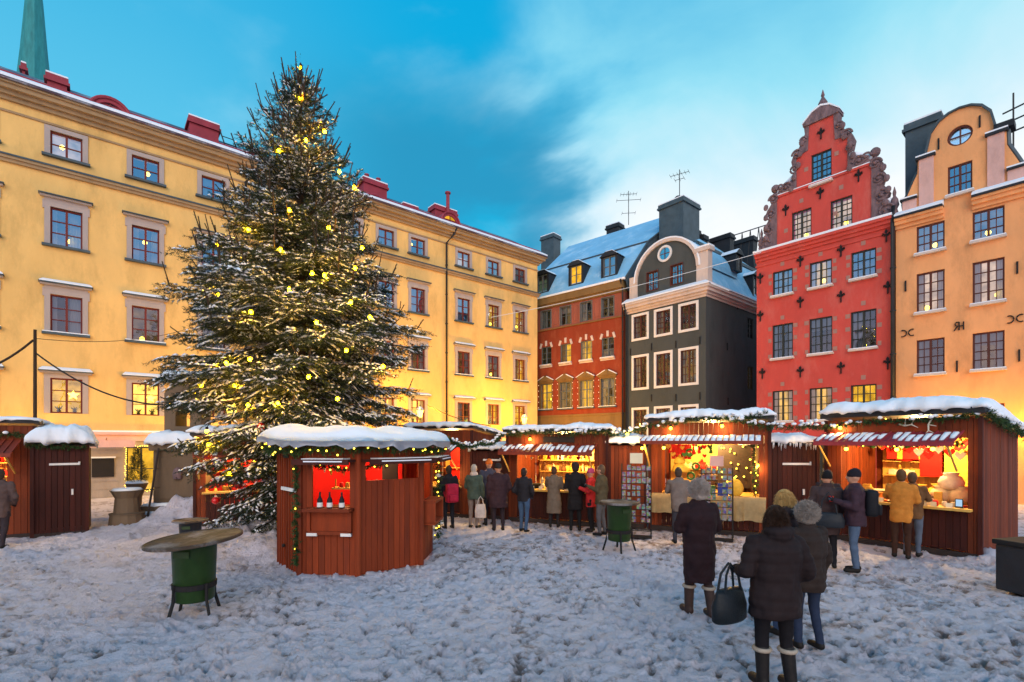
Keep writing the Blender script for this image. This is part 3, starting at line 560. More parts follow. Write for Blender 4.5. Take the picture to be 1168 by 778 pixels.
for u,v,yy,w in ((782,271,4.6,.5),(791,262,5.5,.3),(824,268,7,.9),(800,268,5,.25),(848,272,10,1.2)):
    s_,z1=G.on(u,v,yy); chimney(G,groof,s_-w,s_+w*.6,yy,yy+.6,14,z1,'dark_metal',snow=False)
b=MB(); s_,z1=G.on(848,265,10); 
for k in range(6): b.tube([(s_-1.6+k*.6,10,14.5),(s_-1.3+k*.6,10,z1)],.03,5); b.tube([(s_-1.0+k*.6,10,14.5),(s_-1.3+k*.6,10,z1)],.03,5)
b.tube([(s_-1.8,10,z1),(s_+2.4,10,z1)],.04,5); b.build('roof_truss',M['dark_metal'],groof)
pipe(go,[(-5.4,-.45,11.2),(-5.45,-.12,10.5),(-5.45,-.12,0)])
# wall anchors, thin iron bars
def anchor_bar(): m=MB(); m.box(-.025,.025,-.05,0,-.22,.22); return m.mesh('wall_anchor',M['iron'])
for s,z in ((-3.6,8.2),(-1.9,8.1),(-.35,8.1),(-3.6,5.0),(-1.9,4.9),(-.35,4.9),(-5.2,8.1)): link('wall_anchor',simple('bar',anchor_bar),go,(s,0,z))
for y_,z in ((2.5,8.3),(8.6,8.2),(2.6,5),(3.8,11)): link('wall_anchor',simple('bar',anchor_bar),go,(0,y_,z-.3),PI/2)
# ---- red building
Rb=Bld('red_building','tall red plastered building with stepped gable and scrolled stone ornament',(14.25,23.0),bR); ro=Rb.o
rc=[-1.66,0.0,1.67]; stR=dict(id='r',fc='win_dark',rows=4,sub=2,sc='cream_plaster',glass='glass'); stRb=dict(stR,id='rb',glass='glass_sky',rows=3)
rwR=[(3.26,.95,1.5,stR),(6.34,.95,1.66,stR),(9.42,.92,1.2,stRb)]
wl=MB(); wl.slab([(-2.89,-.2),(2.72,-.2),(2.72,11.3),(-2.89,11.3)],[hole(c,z,w,h) for c in rc for z,w,h,_ in rwR]+[hole(0,.1,1.2,2.3)],0,.4)
wl.box(-2.89,-2.6,.4,14,-.2,11.3); wl.box(2.4,2.72,.4,14,-.2,11.3); wl.box(-2.6,2.4,13.7,14,-.2,11.3); wl.build('wall',M['red_plaster'],ro)
lr=[[(1,1,None),(1,1,None),(1,0,None)],[(0,1,None),(0,2,None),(0,5,None)],[(4,1,None),(1,1,(0,.3)),(0,0,None)]]
for j,(z,w,h,st) in enumerate(rwR):
    for i,c in enumerate(rc): window(ro,c,z,w,h,st,*lr[j][i])
window(ro,0,.1,1.2,2.3,stS,4)
b=MB()
for z0,z1,p in ((11.05,11.12,.05),(11.3,11.45,.08),(11.45,11.6,.18),(11.6,11.72,.28)): b.box(-2.92,2.72+(p if 0 else 0),-p,0.4,z0,z1)
b.mi=1; b.box(-2.95,2.74,-.3,.39,11.72,11.82); b.build('cornice',[M['red_plaster'],M['snow']],ro)
c0=.03
tier=[(c0+1.94,11.72),(c0+1.94,14.3),(c0+1.05,14.3),(c0+1.05,15.85),(c0+.56,15.95),(c0+.5,17.1),(c0-.5,17.1),(c0-.56,15.95),(c0-1.05,15.85),(c0-1.05,14.3),(c0-1.94,14.3),(c0-1.94,11.72)]
stRg=dict(stR,id='rg',rows=5,sub=2,sill=1); wg=[(-.81,11.85,.86,1.4,3,(.1,.2)),(.83,11.85,.86,1.36,3,(.1,.25)),(.03,14.2,.84,1.45,0,None)]
b=MB(); b.slab(tier,[hole(s,z,w,h) for s,z,w,h,_,_ in wg],0,.45); b.build('gable',M['red_plaster'],ro)
for s,z,w,h,l,lp in wg: window(ro,s,z,w,h,stRg if l else dict(stRg,id='rgb',glass='glass_sky'),l,0,lp)
# scrolled stone edging
def spiral(b,cx,cz,r,turns,a0,sg,y=-.06,th=.05):
    pts=[];rs=[]
    n=int(18*turns)
    for i in range(n+1): t=i/n; a=a0+sg*2*PI*turns*t; q=r*(1-.85*t); pts.append((cx+q*math.cos(a),y,cz+q*math.sin(a))); rs.append(th*(1-.35*t))
    b.tube(pts,rs,6)
b=MB(); 
for sg in (-1,1):
    def m(p): return [(c0+sg*x,z) for x,z in p]
    for poly in ([(1.94,11.75),(2.75,11.75),(2.72,12.1),(2.45,12.5),(2.55,12.9),(2.3,13.3),(2.42,13.7),(2.2,14.0),(2.3,14.25),(2.1,14.5),(1.9,14.45),(1.6,14.75),(1.3,14.8),(1.05,15.0),(1.05,14.3),(1.94,14.3)],[(1.05,15.0),(1.2,15.3),(1.28,15.7),(1.15,16.05),(.95,16.2),(.8,16.5),(.68,16.75),(.72,17.1),(.5,17.1),(.56,15.95),(1.05,15.85)]):
        b.prism(m(poly),-.04,.42)
    for x,z,r,tn,a0,s2 in ((2.45,12.05,.36,1.6,-PI/2,1),(2.3,12.75,.26,1.5,PI/2,-1),(2.2,13.5,.26,1.5,-PI/2,1),(2.08,14.2,.24,1.5,0,1),(1.5,14.55,.26,1.6,PI,-1),(1.13,15.3,.2,1.5,-PI/2,1),(1.0,15.95,.24,1.6,0,1),(.72,16.5,.2,1.4,-PI/2,1),(1.75,14.62,.2,1.3,0,1)):
        spiral(b,c0+sg*x,z,r,tn,a0 if sg>0 else PI-a0,s2*sg); b.ball((c0+sg*x,-.1,z),.07,8)
    b.ball((c0+sg*2.05,.1,14.75),.2,10); b.lathe([(.1,14.4),(.06,14.55),(.14,14.6)],8,(c0+sg*2.05,.1))
    b.lathe([(.16,11.8),(.1,12.05),(.17,12.2),(.13,12.45),(.05,12.6),(.07,12.75),(.01,13.0)],10,(c0+sg*2.72,.1))
    for k in range(10): z=11.9+k*.5; x=(2.5-.03*k) if z<14.2 else 1.3-(z-14.2)*.2; b.ball((c0+sg*(x+random.uniform(-.12,.12)),-.08,z),(.12,.08,.16),8)
b.prism([(c0-.75,17.1),(c0+.75,17.1),(c0+.75,17.22),(c0+.35,17.6),(c0,17.72),(c0-.35,17.6),(c0-.75,17.22)],-.1,.5); b.lathe([(.2,17.7),(.12,17.8),(.2,17.95),(.1,18.15),(.05,18.25),(.08,18.33),(.01,18.6)],10,(c0,.2))
b.mi=1
b.prism([(c0-.78,17.22),(c0-.36,17.6),(c0,17.72),(c0+.36,17.6),(c0+.78,17.22),(c0+.76,17.3),(c0+.36,17.68),(c0,17.8),(c0-.36,17.68),(c0-.76,17.3)],-.12,.52)
for sg in (-1,1):
    for x0,z0,x1,z1 in ((1.95,14.5,1.1,15.05),(2.75,12.1,2.5,12.5)): b.tube([(c0+sg*x0,.15,z0+.05),(c0+sg*(x0+x1)/2,.15,(z0+z1)/2+.05),(c0+sg*x1,.15,z1+.05)],.13,6)
b.build('gable_ornament',[M['carved_stone'],M['snow']],ro)
b=MB(); b.box(c0-1.9,c0+1.9,-.06,0,14.22,14.32); b.mi=1; b.box(c0-1.9,c0+1.9,-.06,-.001,14.321,14.36); b.build('string_course',[M['red_plaster'],M['snow']],ro)
def fleur():
    m=MB(); m.box(-.03,.03,-.06,0,-.3,.16); m.prism([(0,.34),(.07,.22),(.05,.12),(-.05,.12),(-.07,.22)],-.07,-.01)
    for sg in (-1,1): m.tube([(0,-.04,.0),(sg*.1,-.04,.08),(sg*.18,-.04,.12),(sg*.2,-.04,.04),(sg*.15,-.04,.02)],[.03,.04,.05,.035,.02],6)
    m.box(-.12,.12,-.06,0,-.03,.02); m.lathe([(.02,-.38),(.05,-.3)],6,(0,-.04)); m.v=[(x*.72,y,z*.78) for x,y,z in m.v]; return m.mesh('wall_anchor',M['iron'])
for s,z in ((-2.7,10.5),(-.85,10.85),(.83,10.85),(2.5,11.0),(-2.7,8.6),(-.85,8.9),(.83,8.8),(2.55,8.8),(-2.6,5.7),(-.85,5.6),(.83,5.6),(2.55,5.6),(-1.5,13.5),(.0,13.75),(1.5,13.95),(.03,16.5)): link('wall_anchor',simple('fleur',fleur),ro,(s,0,z))
b=MB(); b.box(-.085,.085,-.012,0,0,.19); sm_=b.mesh('stone_block',M['block_stone'])
for j,(z,w,h,st) in enumerate(rwR):
    for c in rc:
        for sg in (-1,1):
            for zz in (z+.05,z+h*.5,z+h-.25): link('stone_block',sm_,ro,(c+sg*(w/2+.11),0,zz)).scale.x=random.uniform(.75,1.15)
        link('stone_block',sm_,ro,(c,0,z+h+.22))
for s,z in ((-.81,13.6),(.83,13.6),(.6,12.5),(-1.5,12.4),(.65,15.2),(-.6,15)): link('stone_block',sm_,ro,(s,0,z))
b=MB(); b.add([(-2.6,.4,11.8),(-2.6,14,11.8),(0,14,16.0),(0,.4,16.0),(2.6,14,11.8),(2.6,.4,11.8)],[(0,1,2,3),(3,2,4,5)]); b.mi=1
for k in range(14): b.tube([(2.6-.01,.6+k,11.84),(0,.6+k,16.03)],.035,5)
b.build('roof',[M['roof_metal'],M['lead']],ro)
pipe(ro,[(2.78,-.2,12.1),(2.75,-.16,11.6),(2.75,-.13,0)],r=.08)
# ---- orange building
O=Bld('orange_building','light orange building with curved gable and brown framed windows',(14.25,23.0),bR); oo=O.o; oo.location=(14.25,23.0,0)
stO=dict(id='o',fc='win_brown',rows=4,sub=2,glass='glass',sc='cream_plaster'); stOt=dict(stO,id='ot',rows=3,glass='glass_sky')
ocx=[3.94,5.63,7.3]; rwO=[(5.0,.88,1.4,stO),(7.5,.88,1.6,stO),(9.9,.88,1.12,stOt),(2.2,.88,1.5,stO)]
wl=MB(); wl.slab([(2.82,-.2),(9.2,-.2),(9.2,11.45),(2.82,11.45)],[hole(c,z,w,h) for c in ocx for z,w,h,_ in rwO],0,.4); wl.box(2.82,3.1,.4,12,-.2,11.4); wl.box(8.9,9.2,.4,12,-.2,11.4); wl.build('wall',M['orange_plaster'],oo)
lo={(0,2):(4,0,(.1,.3)),(1,2):(4,0,(-.05,.3)),(0,1):(3,1,(-.2,.15)),(1,1):(3,1,(.25,.2)),(0,0):(0,5,None),(1,0):(4,3,None)}
for i,c in enumerate(ocx):
    for j,(z,w,h,st) in enumerate(rwO): window(oo,c,z,w,h,st,*lo.get((i,j),(0,1,None)))
gx=4.83
half=[(1.75,11.45),(1.75,12.1),(1.55,12.6),(1.3,13.2),(1.28,13.75),(1.0,13.85),(.95,14.1),(.85,14.6),(.6,14.95),(.3,15.12),(0,15.17)]
gp=[(gx+x,z) for x,z in half]+[(gx-x,z) for x,z in half[::-1][1:]]
rl=[(gx+.38*math.cos(2*PI*i/20),14.15+.38*math.sin(2*PI*i/20)) for i in range(20)]
b=MB(); b.slab(gp,[hole(gx,11.9,.72,1.15),rl],0,.4); b.build('gable',M['orange_plaster'],oo)
window(oo,gx,11.9,.72,1.15,stOt,0)
b=MB(); b.slab([(gx+.38*math.cos(2*PI*i/20),14.15+.38*math.sin(2*PI*i/20)) for i in range(20)],[[(gx+.31*math.cos(2*PI*i/20),14.15+.31*math.sin(2*PI*i/20)) for i in range(20)]],.06,.14); b.box(gx-.02,gx+.02,.07,.12,13.85,14.45); b.box(gx-.3,gx+.3,.07,.12,14.13,14.17); rw_=b.build('round_window',M['win_brown'],oo)
b=MB(); b.prism([(gx+.33*math.cos(2*PI*i/20),14.15+.33*math.sin(2*PI*i/20)) for i in range(20)],.15,.17); b.build('pane',M['glass_sky'],rw_)
b=MB()
for sg in (-1,1):
    for a_,c_,z_ in ((.78,1.24,13.7),(1.32,1.78,12.2)): x0,x1=sorted((gx+sg*a_,gx+sg*c_)); b=MB(); b.box(x0,x1,-.06,-.001,11.5,z_); b.build('pilaster',M['pale_pink_plaster'],oo)
b=MB()
for sg in (-1,1):
    x0,x1=sorted((gx+sg*.72,gx+sg*1.34)); b.mi=1; b.box(x0,x1,-.14,.42,13.7,13.8); b.mi=2; b.box(x0,x1,-.13,.41,13.8,13.86); x0,x1=sorted((gx+sg*1.3,gx+sg*1.85)); b.mi=1; b.box(x0,x1,-.14,.42,12.2,12.28); b.mi=2; b.box(x0,x1,-.13,.41,12.28,12.34)
out=[(gx+x*1.03+(.03 if x else 0),z+.06) for x,z in half[5:]]+[(gx-x*1.03-(.03 if x else 0),z+.06) for x,z in half[5:][::-1][1:]]; inn=[(gx+x,z) for x,z in half[5:]]+[(gx-x,z) for x,z in half[5:][::-1][1:]]
b.mi=0; b.slab(out+inn[::-1],[],-.1,.42)
for sg in (-1,1):
    b.tube([(gx+sg*(x+.03),.15,z+.04) for x,z in half[:5]],.09,6)
b.mi=1; b.box(gx+.95,gx+1.5,-.1,.5,13.82,14.05)
b.build('gable_trim',[M['lead'],M['dark_metal'],M['snow']],oo)
b=MB()
for x0,x1 in ((2.82,4.36),(5.2,9.2)):
    for z0,z1,p in ((11.1,11.25,.1),(11.25,11.4,.22),(11.4,11.5,.3)): b.box(x0,x1,-p,-.001,z0,z1)
    b.mi=1; b.prism([(x0,11.5),(x1,11.5),(x1,11.58),(x0,11.58)],-.36,-.001); b.mi=2; b.add([(x0,-.34,11.585),(x1,-.34,11.585),(x1,-.01,11.585),(x0,-.01,11.585),(x0,-.34,11.64),(x1,-.34,11.64),(x1,-.01,11.85),(x0,-.01,11.85)],[(0,1,5,4),(4,5,6,7),(0,4,7,3),(1,2,6,5)]); b.mi=0
b.build('cornice',[M['orange_plaster'],M['dark_metal'],M['snow']],oo)
def letters(strokes,w=.024):
    m=MB()
    for s in strokes: m.tube([(x*.72,-.04,z*.78) for x,z in s],w,6)
    return m
def cc(sg): 
    a=[(sg*(.21+.16*math.cos(t)),.17*math.sin(t)) for t in [PI*.35+PI*1.3*i/10 for i in range(11)]]; c=[(-sg*(.21+.16*math.cos(t)),.17*math.sin(t)) for t in [PI*.35+PI*1.3*i/10 for i in range(11)]]
    return [[(x-sg*.0,z) for x,z in a],c]
for s,z in ((3.22,6.75),(6.35,6.75)): letters(cc(1)).build('wall_anchor',M['iron'],oo,False,(s,0,z))
letters([[(.02,-.2),(.02,.2)],[(.02,0),(.2,0)],[(.2,-.2),(.2,.2)],[(.02,.2),(-.1,.2),(-.15,.12),(-.1,.02),(.02,0)],[(-.04,0),(-.18,-.2)]]).build('wall_anchor',M['iron'],oo,False,(4.8,0,6.75))
for s,z in ((3.15,8.7),(4.75,5.2),(6.4,8.6),(6.45,5.4),(4.2,14.1),(5.4,14.4)): link('wall_anchor',simple('bar',anchor_bar),oo,(s,0,z))
assumed_wall_lamp(oo,O,4.8,2.6,260); assumed_wall_lamp(oo,O,7.2,2.6,260)  # assumed lamps, unseen behind the right stall, added for the facade's bottom glow
b=MB(); b.add([(2.8,.4,11.5),(9.2,.4,11.5),(9.2,5,14.2),(2.8,5,14.2),(9.2,12,11.4),(2.8,12,11.4)],[(0,1,2,3),(3,2,4,5)]); oroof=b.build('roof',[M['roof_metal']],oo)
s_,_=O.on(1027,170,.9); _,z1=O.on(1040,140,.9); chimney(O,oroof,2.95,4.1,.9,2.2,11.6,z1,'lead'); b=MB(); b.ball((3.95,1.4,z1+.15),(.16,.16,.16),8); b.build('chimney_cap',M['iron'],oroof)
b=MB()
for k in range(3): b.tube([(5.9,1.2+k*.0,14.1+k*.42),(9.5,1.2,14.5+k*.55)],.03,6)
for x in (6.2,7.0,7.8): b.tube([(x,1.2,12.5),(x,1.2,15.6)],.03,6)
b.build('roof_railing',M['dark_metal'],oroof)
# church spire far behind
sp=at(39,60,75); o=thing('church_spire','tall pointed church spire of green copper behind yellow roof','spire',(sp.x,sp.y,0))
b=MB(); zt=HC+(HOR+60)/F*75; b.lathe([(2.6,22),(2.35,40),(1.95,HC+(HOR-95)/F*75),(1.55,HC+(HOR-60)/F*75),(1.0,HC+(HOR-0)/F*75),(.05,zt)],8); b.build('spire',M['copper'],o); b=MB(); b.box(-2.6,2.6,-2.6,2.6,-.2,22); b.build('tower',M['stone'],o)
# ---------------------------------------------------------------- ground
def ground():
    xs=np.concatenate([[-400,-150,-60,-30,-20,-16,-14,-13],np.arange(-12,12.001,.034),[13,14,16,20,30,60,150,400]])
    ys=[2.4]; 
    while ys[-1]<21: ys.append(ys[-1]+max(.022,.0052*ys[-1]))
    ys=np.concatenate([[-200,-40,-10,-2,1],ys,[22,24,28,34,45,80,200,600]])
    Xg,Yg=np.meshgrid(xs,ys); Hh=np.zeros_like(Xg); rg=np.random.default_rng(3)
    # lattice noise
    def ln(sx,sy,amp,seed):
        r=np.random.default_rng(seed); T=r.random((64,64)); u=(Xg/sx)%63; v=(Yg/sy)%63; i=u.astype(int); j=v.astype(int); fu=u-i; fv=v-j; fu=fu*fu*(3-2*fu); fv=fv*fv*(3-2*fv)
        return amp*((T[j,i]*(1-fu)+T[j,i+1]*fu)*(1-fv)+(T[j+1,i]*(1-fu)+T[j+1,i+1]*fu)*fv-.5)*2
    Hh+=ln(3.1,2.7,.03,1)+ln(1.1,.9,.014,2)+ln(.43,.37,.010,3)+ln(.19,.17,.010,4)+ln(.11,.12,.017,5)+ln(.075,.07,.014,6)
    for k in range(21000):
        x=rg.uniform(-13.5,13.5); y=2.5+18*rg.random()**1.3; a=rg.uniform(0,PI); L_,W_=(.125*rg.uniform(.7,1.15),.042*rg.uniform(.8,1.2)) if k%3 else (.05*rg.uniform(.6,1.2),.035); dep=rg.uniform(.02,.06)*(1 if k%3 else -.6)
        i0,i1=np.searchsorted(xs,[x-.3,x+.3]); j0,j1=np.searchsorted(ys,[y-.3,y+.3])
        dx=Xg[j0:j1,i0:i1]-x; dy=Yg[j0:j1,i0:i1]-y; c,s=math.cos(a),math.sin(a); q=((dx*c+dy*s)/L_)**2+((-dx*s+dy*c)/W_)**2
        Hh[j0:j1,i0:i1]+=-dep*np.exp(-q**2)+dep*.45*np.exp(-((np.sqrt(q)-1.3)/.22)**2)
    Hh=np.clip(Hh,-.09,.12)
    for x,y,r,h in ((-5.1,12,2.0,.32),(-6.3,11.0,.8,.22),(-9.3,13.9,.7,.42),(-8.6,14.2,.9,.3),(-5.0,10.3,.9,.14),(9.25,9.6,.35,.22),(-2.7,8.2,1.6,.03),(-9.8,12.2,1.3,.1)):
        Hh+=h*np.exp(-((Xg-x)**2+(Yg-y)**2)/r**2)*(1+.5*ln(.5,.45,1,9)+.3*ln(.2,.2,1,10))
    fade=np.clip((18-np.abs(Xg))/4,0,1)*np.clip((24-Yg)/3,0,1)*np.clip((Yg+3)/4,0,1); Hh*=fade
    nx,ny=len(xs),len(ys); V=np.stack([Xg,Yg,Hh],-1).reshape(-1,3); I=np.arange(nx*ny).reshape(ny,nx)
    Fq=np.stack([I[:-1,:-1],I[:-1,1:],I[1:,1:],I[1:,:-1]],-1).reshape(-1,4)
    me=bpy.data.meshes.new('ground'); me.vertices.add(len(V)); me.vertices.foreach_set('co',V.astype(np.float32).ravel()); me.loops.add(Fq.size); me.loops.foreach_set('vertex_index',Fq.astype(np.int32).ravel()); me.polygons.add(len(Fq)); me.polygons.foreach_set('loop_start',np.arange(0,Fq.size,4,dtype=np.int32)); me.polygons.foreach_set('use_smooth',np.ones(len(Fq),bool)); me.update()
    m,nt,P=newmat('trampled_snow'); L=nt.links.new; geo=nd(nt,'ShaderNodeNewGeometry')
    n1=nd(nt,'ShaderNodeTexNoise'); n1.inputs['Scale'].default_value=3.6; n1.inputs['Detail'].default_value=10; n1.inputs['Roughness'].default_value=.72
    n2=nd(nt,'ShaderNodeTexNoise'); n2.inputs['Scale'].default_value=.35; n2.inputs['Detail'].default_value=3
    n3=nd(nt,'ShaderNodeTexNoise'); n3.inputs['Scale'].default_value=22; n3.inputs['Detail'].default_value=10; n3.inputs['Roughness'].default_value=.75
    for n in (n1,n2,n3): L(geo.outputs['Position'],n.inputs[0])
    sp=nd(nt,'ShaderNodeSeparateXYZ'); L(geo.outputs['Position'],sp.inputs[0])
    lowm=nd(nt,'ShaderNodeMapRange'); lowm.inputs[1].default_value=.01; lowm.inputs[2].default_value=-.055; L(sp.outputs['Z'],lowm.inputs[0])
    ad=nd(nt,'ShaderNodeMath',operation='MULTIPLY_ADD'); ad.inputs[1].default_value=.16; L(lowm.outputs[0],ad.inputs[0]); L(n1.outputs['Fac'],ad.inputs[2])
    a2=nd(nt,'ShaderNodeMath',operation='MULTIPLY_ADD'); a2.inputs[1].default_value=.35; L(n2.outputs['Fac'],a2.inputs[0]); L(ad.outputs[0],a2.inputs[2])
    r=nd(nt,'ShaderNodeMapRange'); r.inputs[1].default_value=.735; r.inputs[2].default_value=.89; r.inputs[4].default_value=.85; L(a2.outputs[0],r.inputs[0])
    mx=nd(nt,'ShaderNodeMix',data_type='RGBA'); mx.inputs[6].default_value=(.84,.775,.845,1); mx.inputs[7].default_value=(.20,.12,.085,1); L(r.outputs[0],mx.inputs[0])
    L(mx.outputs[2],P.inputs['Base Color']); P.inputs['Roughness'].default_value=.75; P.inputs['Specular IOR Level'].default_value=.25
    b=nd(nt,'ShaderNodeBump'); b.inputs['Strength'].default_value=1.; b.inputs['Distance'].default_value=.10; L(n3.outputs['Fac'],b.inputs['Height']); L(b.outputs[0],P.inputs['Normal']); me.materials.append(m)
    tag(link('ground',me),kind='structure')
ground()
# ---------------------------------------------------------------- christmas tree
TX,TY=-5.1,12.0
def tree():
    rg=np.random.default_rng(11); o=thing('spruce_tree','tall snow dusted spruce hung with golden lights behind the red hut','tree',(TX,TY,0))
    prof=[(0,1.2),(.7,1.35),(1.5,1.55),(2.5,1.85),(3.5,2.1),(4.6,2.34),(5.4,2.42),(6.2,1.85),(7.5,1.42),(9,.90),(10.2,.43),(10.8,.2),(11.3,.06)]
    pz,pr=zip(*prof)
    P0=[];P1=[];S0=[];S1=[];SR=[];tips=[];Bseg=[]
    z=.45
    while z<11.0:
        nb=int(9 if z<9 else 7); ph=rg.uniform(0,6.28)
        for k in range(nb):
            a=ph+2*PI*k/nb+rg.normal()*.22; zz=z+rg.normal()*.1; rr=np.interp(zz,pz,pr)*(1.0+np.clip(rg.normal()*.19,-.4,.22))
            if 3.8<zz<6.3 and rg.random()<.12: rr*=1.15
            # keep clear of the hut to the front right
            if zz<3.4:
                da=(a-math.atan2(-2.2,2.1)+PI)%(2*PI)-PI
                if abs(da)<.75: rr=min(rr,1.35+ (0.5 if zz>2.7 else 0))
            t=zz/11.7; el=R(np.interp(t,[0,.2,.45,.7,.9,1],[-14,-6,6,20,42,62])+rg.normal()*6); droop=np.interp(t,[0,.4,.8,1],[.42,.30,.10,0])
            n=max(4,int(rr/.16)); pts=[]
            dx,dy=math.cos(a),math.sin(a)
            for i in range(n+1):
                q=i/n; h=rr*q; zc=zz+math.tan(el)*h*.8-droop*rr*(q**1.4)*.9+droop*rr*.55*max(0,q-.65)**1.2*2; pts.append(np.array([dx*h,dy*h,max(.06,zc)]))
            tips.append((pts[-1],a,zz,rr))
            for i in range(n): Bseg.append((pts[i],pts[i+1]))
            side=np.array([-dy,dx,0])
            for i in range(n):
                q=(i+.5)/n; p=pts[i]; d=pts[i+1]-p; d=d/np.linalg.norm(d)
                if q>.12: P0.append(pts[i]); P1.append(pts[i+1])
                if q>.08 and z>0:
                    for sg in (-1,1):
                        for rep in range(2):
                            if rg.random()<(.06 if t<.5 else .06+.5*(t-.5)): continue
                            ln=rr*np.interp(q,[0,.3,.7,1],[.16,.30,.24,.12])*rg.uniform(.6,1.25)*(1 if rep==0 else .7)+.10
                            td=d*rg.uniform(.55,1.0)+side*sg*rg.uniform(.5,1.0)+np.array([0,0,rg.uniform(-.42,.12) if t<.6 else rg.uniform(-.1,.5)]); td/=np.linalg.norm(td)
                            b=p+(pts[i+1]-p)*rg.random(); e=b+td*ln; e[2]=max(.05,e[2]-.12*ln); P0.append(b); P1.append(e)
                            if rg.random()<(.62 if zz>2.6 else .34): S0.append(b+(e-b)*rg.uniform(.15,.4)); S1.append(b+(e-b)*rg.uniform(.7,1.0)); SR.append(rg.uniform(.012,.028))
                            # secondary twigs
                            m=int(ln/.10)
                            for s_ in range(m):
                                f=(s_+.6)/max(1,m); bb=b+(e-b)*f
                                for s2 in (-1,1):
                                    t2=td*.8+np.array([td[1],-td[0],0.])*s2*.75+np.array([0,0,rg.uniform(-.45,.05)]); t2/=np.linalg.norm(t2); l2=(ln*.38*(1-f*.6)+.05)*rg.uniform(.7,1.2); P0.append(bb); P1.append(bb+t2*l2)
                                    if rg.random()<.15: S0.append(bb+t2*l2*.2); S1.append(bb+t2*l2*.95); SR.append(rg.uniform(.012,.026))
                # clumps of snow along the branch
                if rg.random()<.55 and q>.2: S0.append(pts[i]); S1.append(pts[i+1]); SR.append(rg.uniform(.016,.040))
            for _ in range(2 if t>.45 else (1 if rg.random()<.4 else 0)):   # bare shoots sticking out and up
                p=pts[-1]; e=p+np.array([dx*.12,dy*.12,rg.uniform(.12,.45)*(1 if t>.45 else .6)])*rg.uniform(.6,1.35)+rg.normal(size=3)*.04; P0.append(p); P1.append(e); Bseg.append((p,e))
        z+=np.interp(z,[0,6,11.5],[.27,.25,.21])
    P0.append(np.array([0,0,10.4]));P1.append(np.array([0,0,11.65])); P0.append(np.array([0.02,0,10.6]));P1.append(np.array([.13,0,11.35])); P0.append(np.array([0,0,10.6]));P1.append(np.array([-.16,0,11.3]))
    P0=np.array(P0);P1=np.array(P1); print('twigs',len(P0))
    link('crown',needle_mesh('crown',P0,P1,15,.05,.011,M['needle'],5,-.1),o)
    b=MB(); b.tube([(0,0,-.1),(0,0,2),(0,0,6),(0,0,10),(0,0,11.4)],[.17,.15,.11,.045,.015],10); b.build('trunk',M['bark'],o,True)
    b=MB()
    for a,c in Bseg: b.tube([a,c],[.016,.012],3,False)
    b.build('branches',M['bark'],o)
    S0=np.array(S0);S1=np.array(S1);SR=np.array(SR); n=len(S0); D=S1-S0; D/=np.linalg.norm(D,axis=1,keepdims=True)+1e-9; X_=np.cross(D,[0,0,1.]); X_/=np.linalg.norm(X_,axis=1,keepdims=True)+1e-9; U=np.array([0,0,1.])
    mid=(S0+S1)/2; w=SR[:,None]*1.25; h=SR[:,None]*1.2; off=np.array([0,0,.02])
    # six vertices: two ends, two sides, top, bottom
    V=np.stack([S0+off,S1+off,mid+X_*w+off,mid-X_*w+off,mid+U*h+off*1.4,mid+off-U*.006],1).reshape(-1,3); base=(np.arange(n)*6)[:,None,None]
    T=np.array([[0,2,4],[2,1,4],[1,3,4],[3,0,4],[0,5,2],[2,5,1],[1,5,3],[3,5,0]])[None]+base; T=T.reshape(-1,3)
    me=bpy.data.meshes.new('snow'); me.vertices.add(len(V)); me.vertices.foreach_set('co',V.astype(np.float32).ravel()); me.loops.add(T.size); me.loops.foreach_set('vertex_index',T.astype(np.int32).ravel()); me.polygons.add(len(T)); me.polygons.foreach_set('loop_start',np.arange(0,T.size,3,dtype=np.int32)); me.polygons.foreach_set('use_smooth',np.ones(len(T),bool)); me.update(); me.materials.append(M['snow']); link('snow',me,o)
    # lights and baubles hang in the tree
    lb=MB(); lb.ball((0,0,0),.034,8); lbm=lb.mesh('tree_light',M['bulb'],True); cb=MB(); cb.lathe([(.03,.045),(.03,.10)],8); cbm=cb.mesh('socket',M['iron'])
    spots=[]
    for (u,v) in ((343,78),(343,112),(318,172),(301,178),(349,160),(370,150),(387,196),(404,214),(400,252),(413,283),(405,306),(356,312),(370,314),(290,212),(283,262),(248,279),(270,309),(249,336),(246,386),(286,356),(361,368),(422,362),(437,418),(308,416),(317,460),(258,414),(236,492),(238,507),(225,473),(283,462),(385,455),(352,430),(330,330),(300,295),(375,260),(330,240),(400,345),(285,410),(345,205),(268,440),(320,285),(395,400),(230,440),(340,390),(303,505),(262,540)):
        z_=HC+(HOR-v)/F*TY; rr=np.interp(z_,pz,pr); k=(u-U0)/F; lat=(u-342)/F*TY; dep=math.sqrt(max(.02,(rr*1.1)**2-min(lat*lat,rr*rr*.9))); yy=TY-dep; p=at(u,v,yy); spots.append(p)
    for p in [q for i,q in enumerate(spots) if i%5!=3]:
        t=link('tree_light',lbm,None,p); tag(t,'small glowing golden bulb hanging among the spruce branches','tree light','golden lights on the spruce tree'); link('socket',cbm,t)
    bb=MB(); bb.ball((0,0,0),.09,14); bm_=bb.mesh('bauble',mat('bauble_red',(.55,.01,.01),rough=.15,spec=.6),True); cp=MB(); cp.lathe([(.025,.085),(.025,.115)],8); cpm=cp.mesh('cap',M['bone'])
    for (u,v) in ((258,496),(246,571),(237,520),(272,553),(297,487),(262,585)):
        z_=HC+(HOR-v)/F*TY; rr=np.interp(z_,pz,pr); lat=(u-342)/F*TY; yy=TY-math.sqrt(max(.02,(rr*.96)**2-min(lat*lat,rr*rr*.9))); t=link('bauble',bm_,None,at(u,v,yy)); tag(t,'shiny red bauble hanging low in the spruce branches','bauble','red baubles low in the spruce tree'); link('cap',cpm,t)
tree()
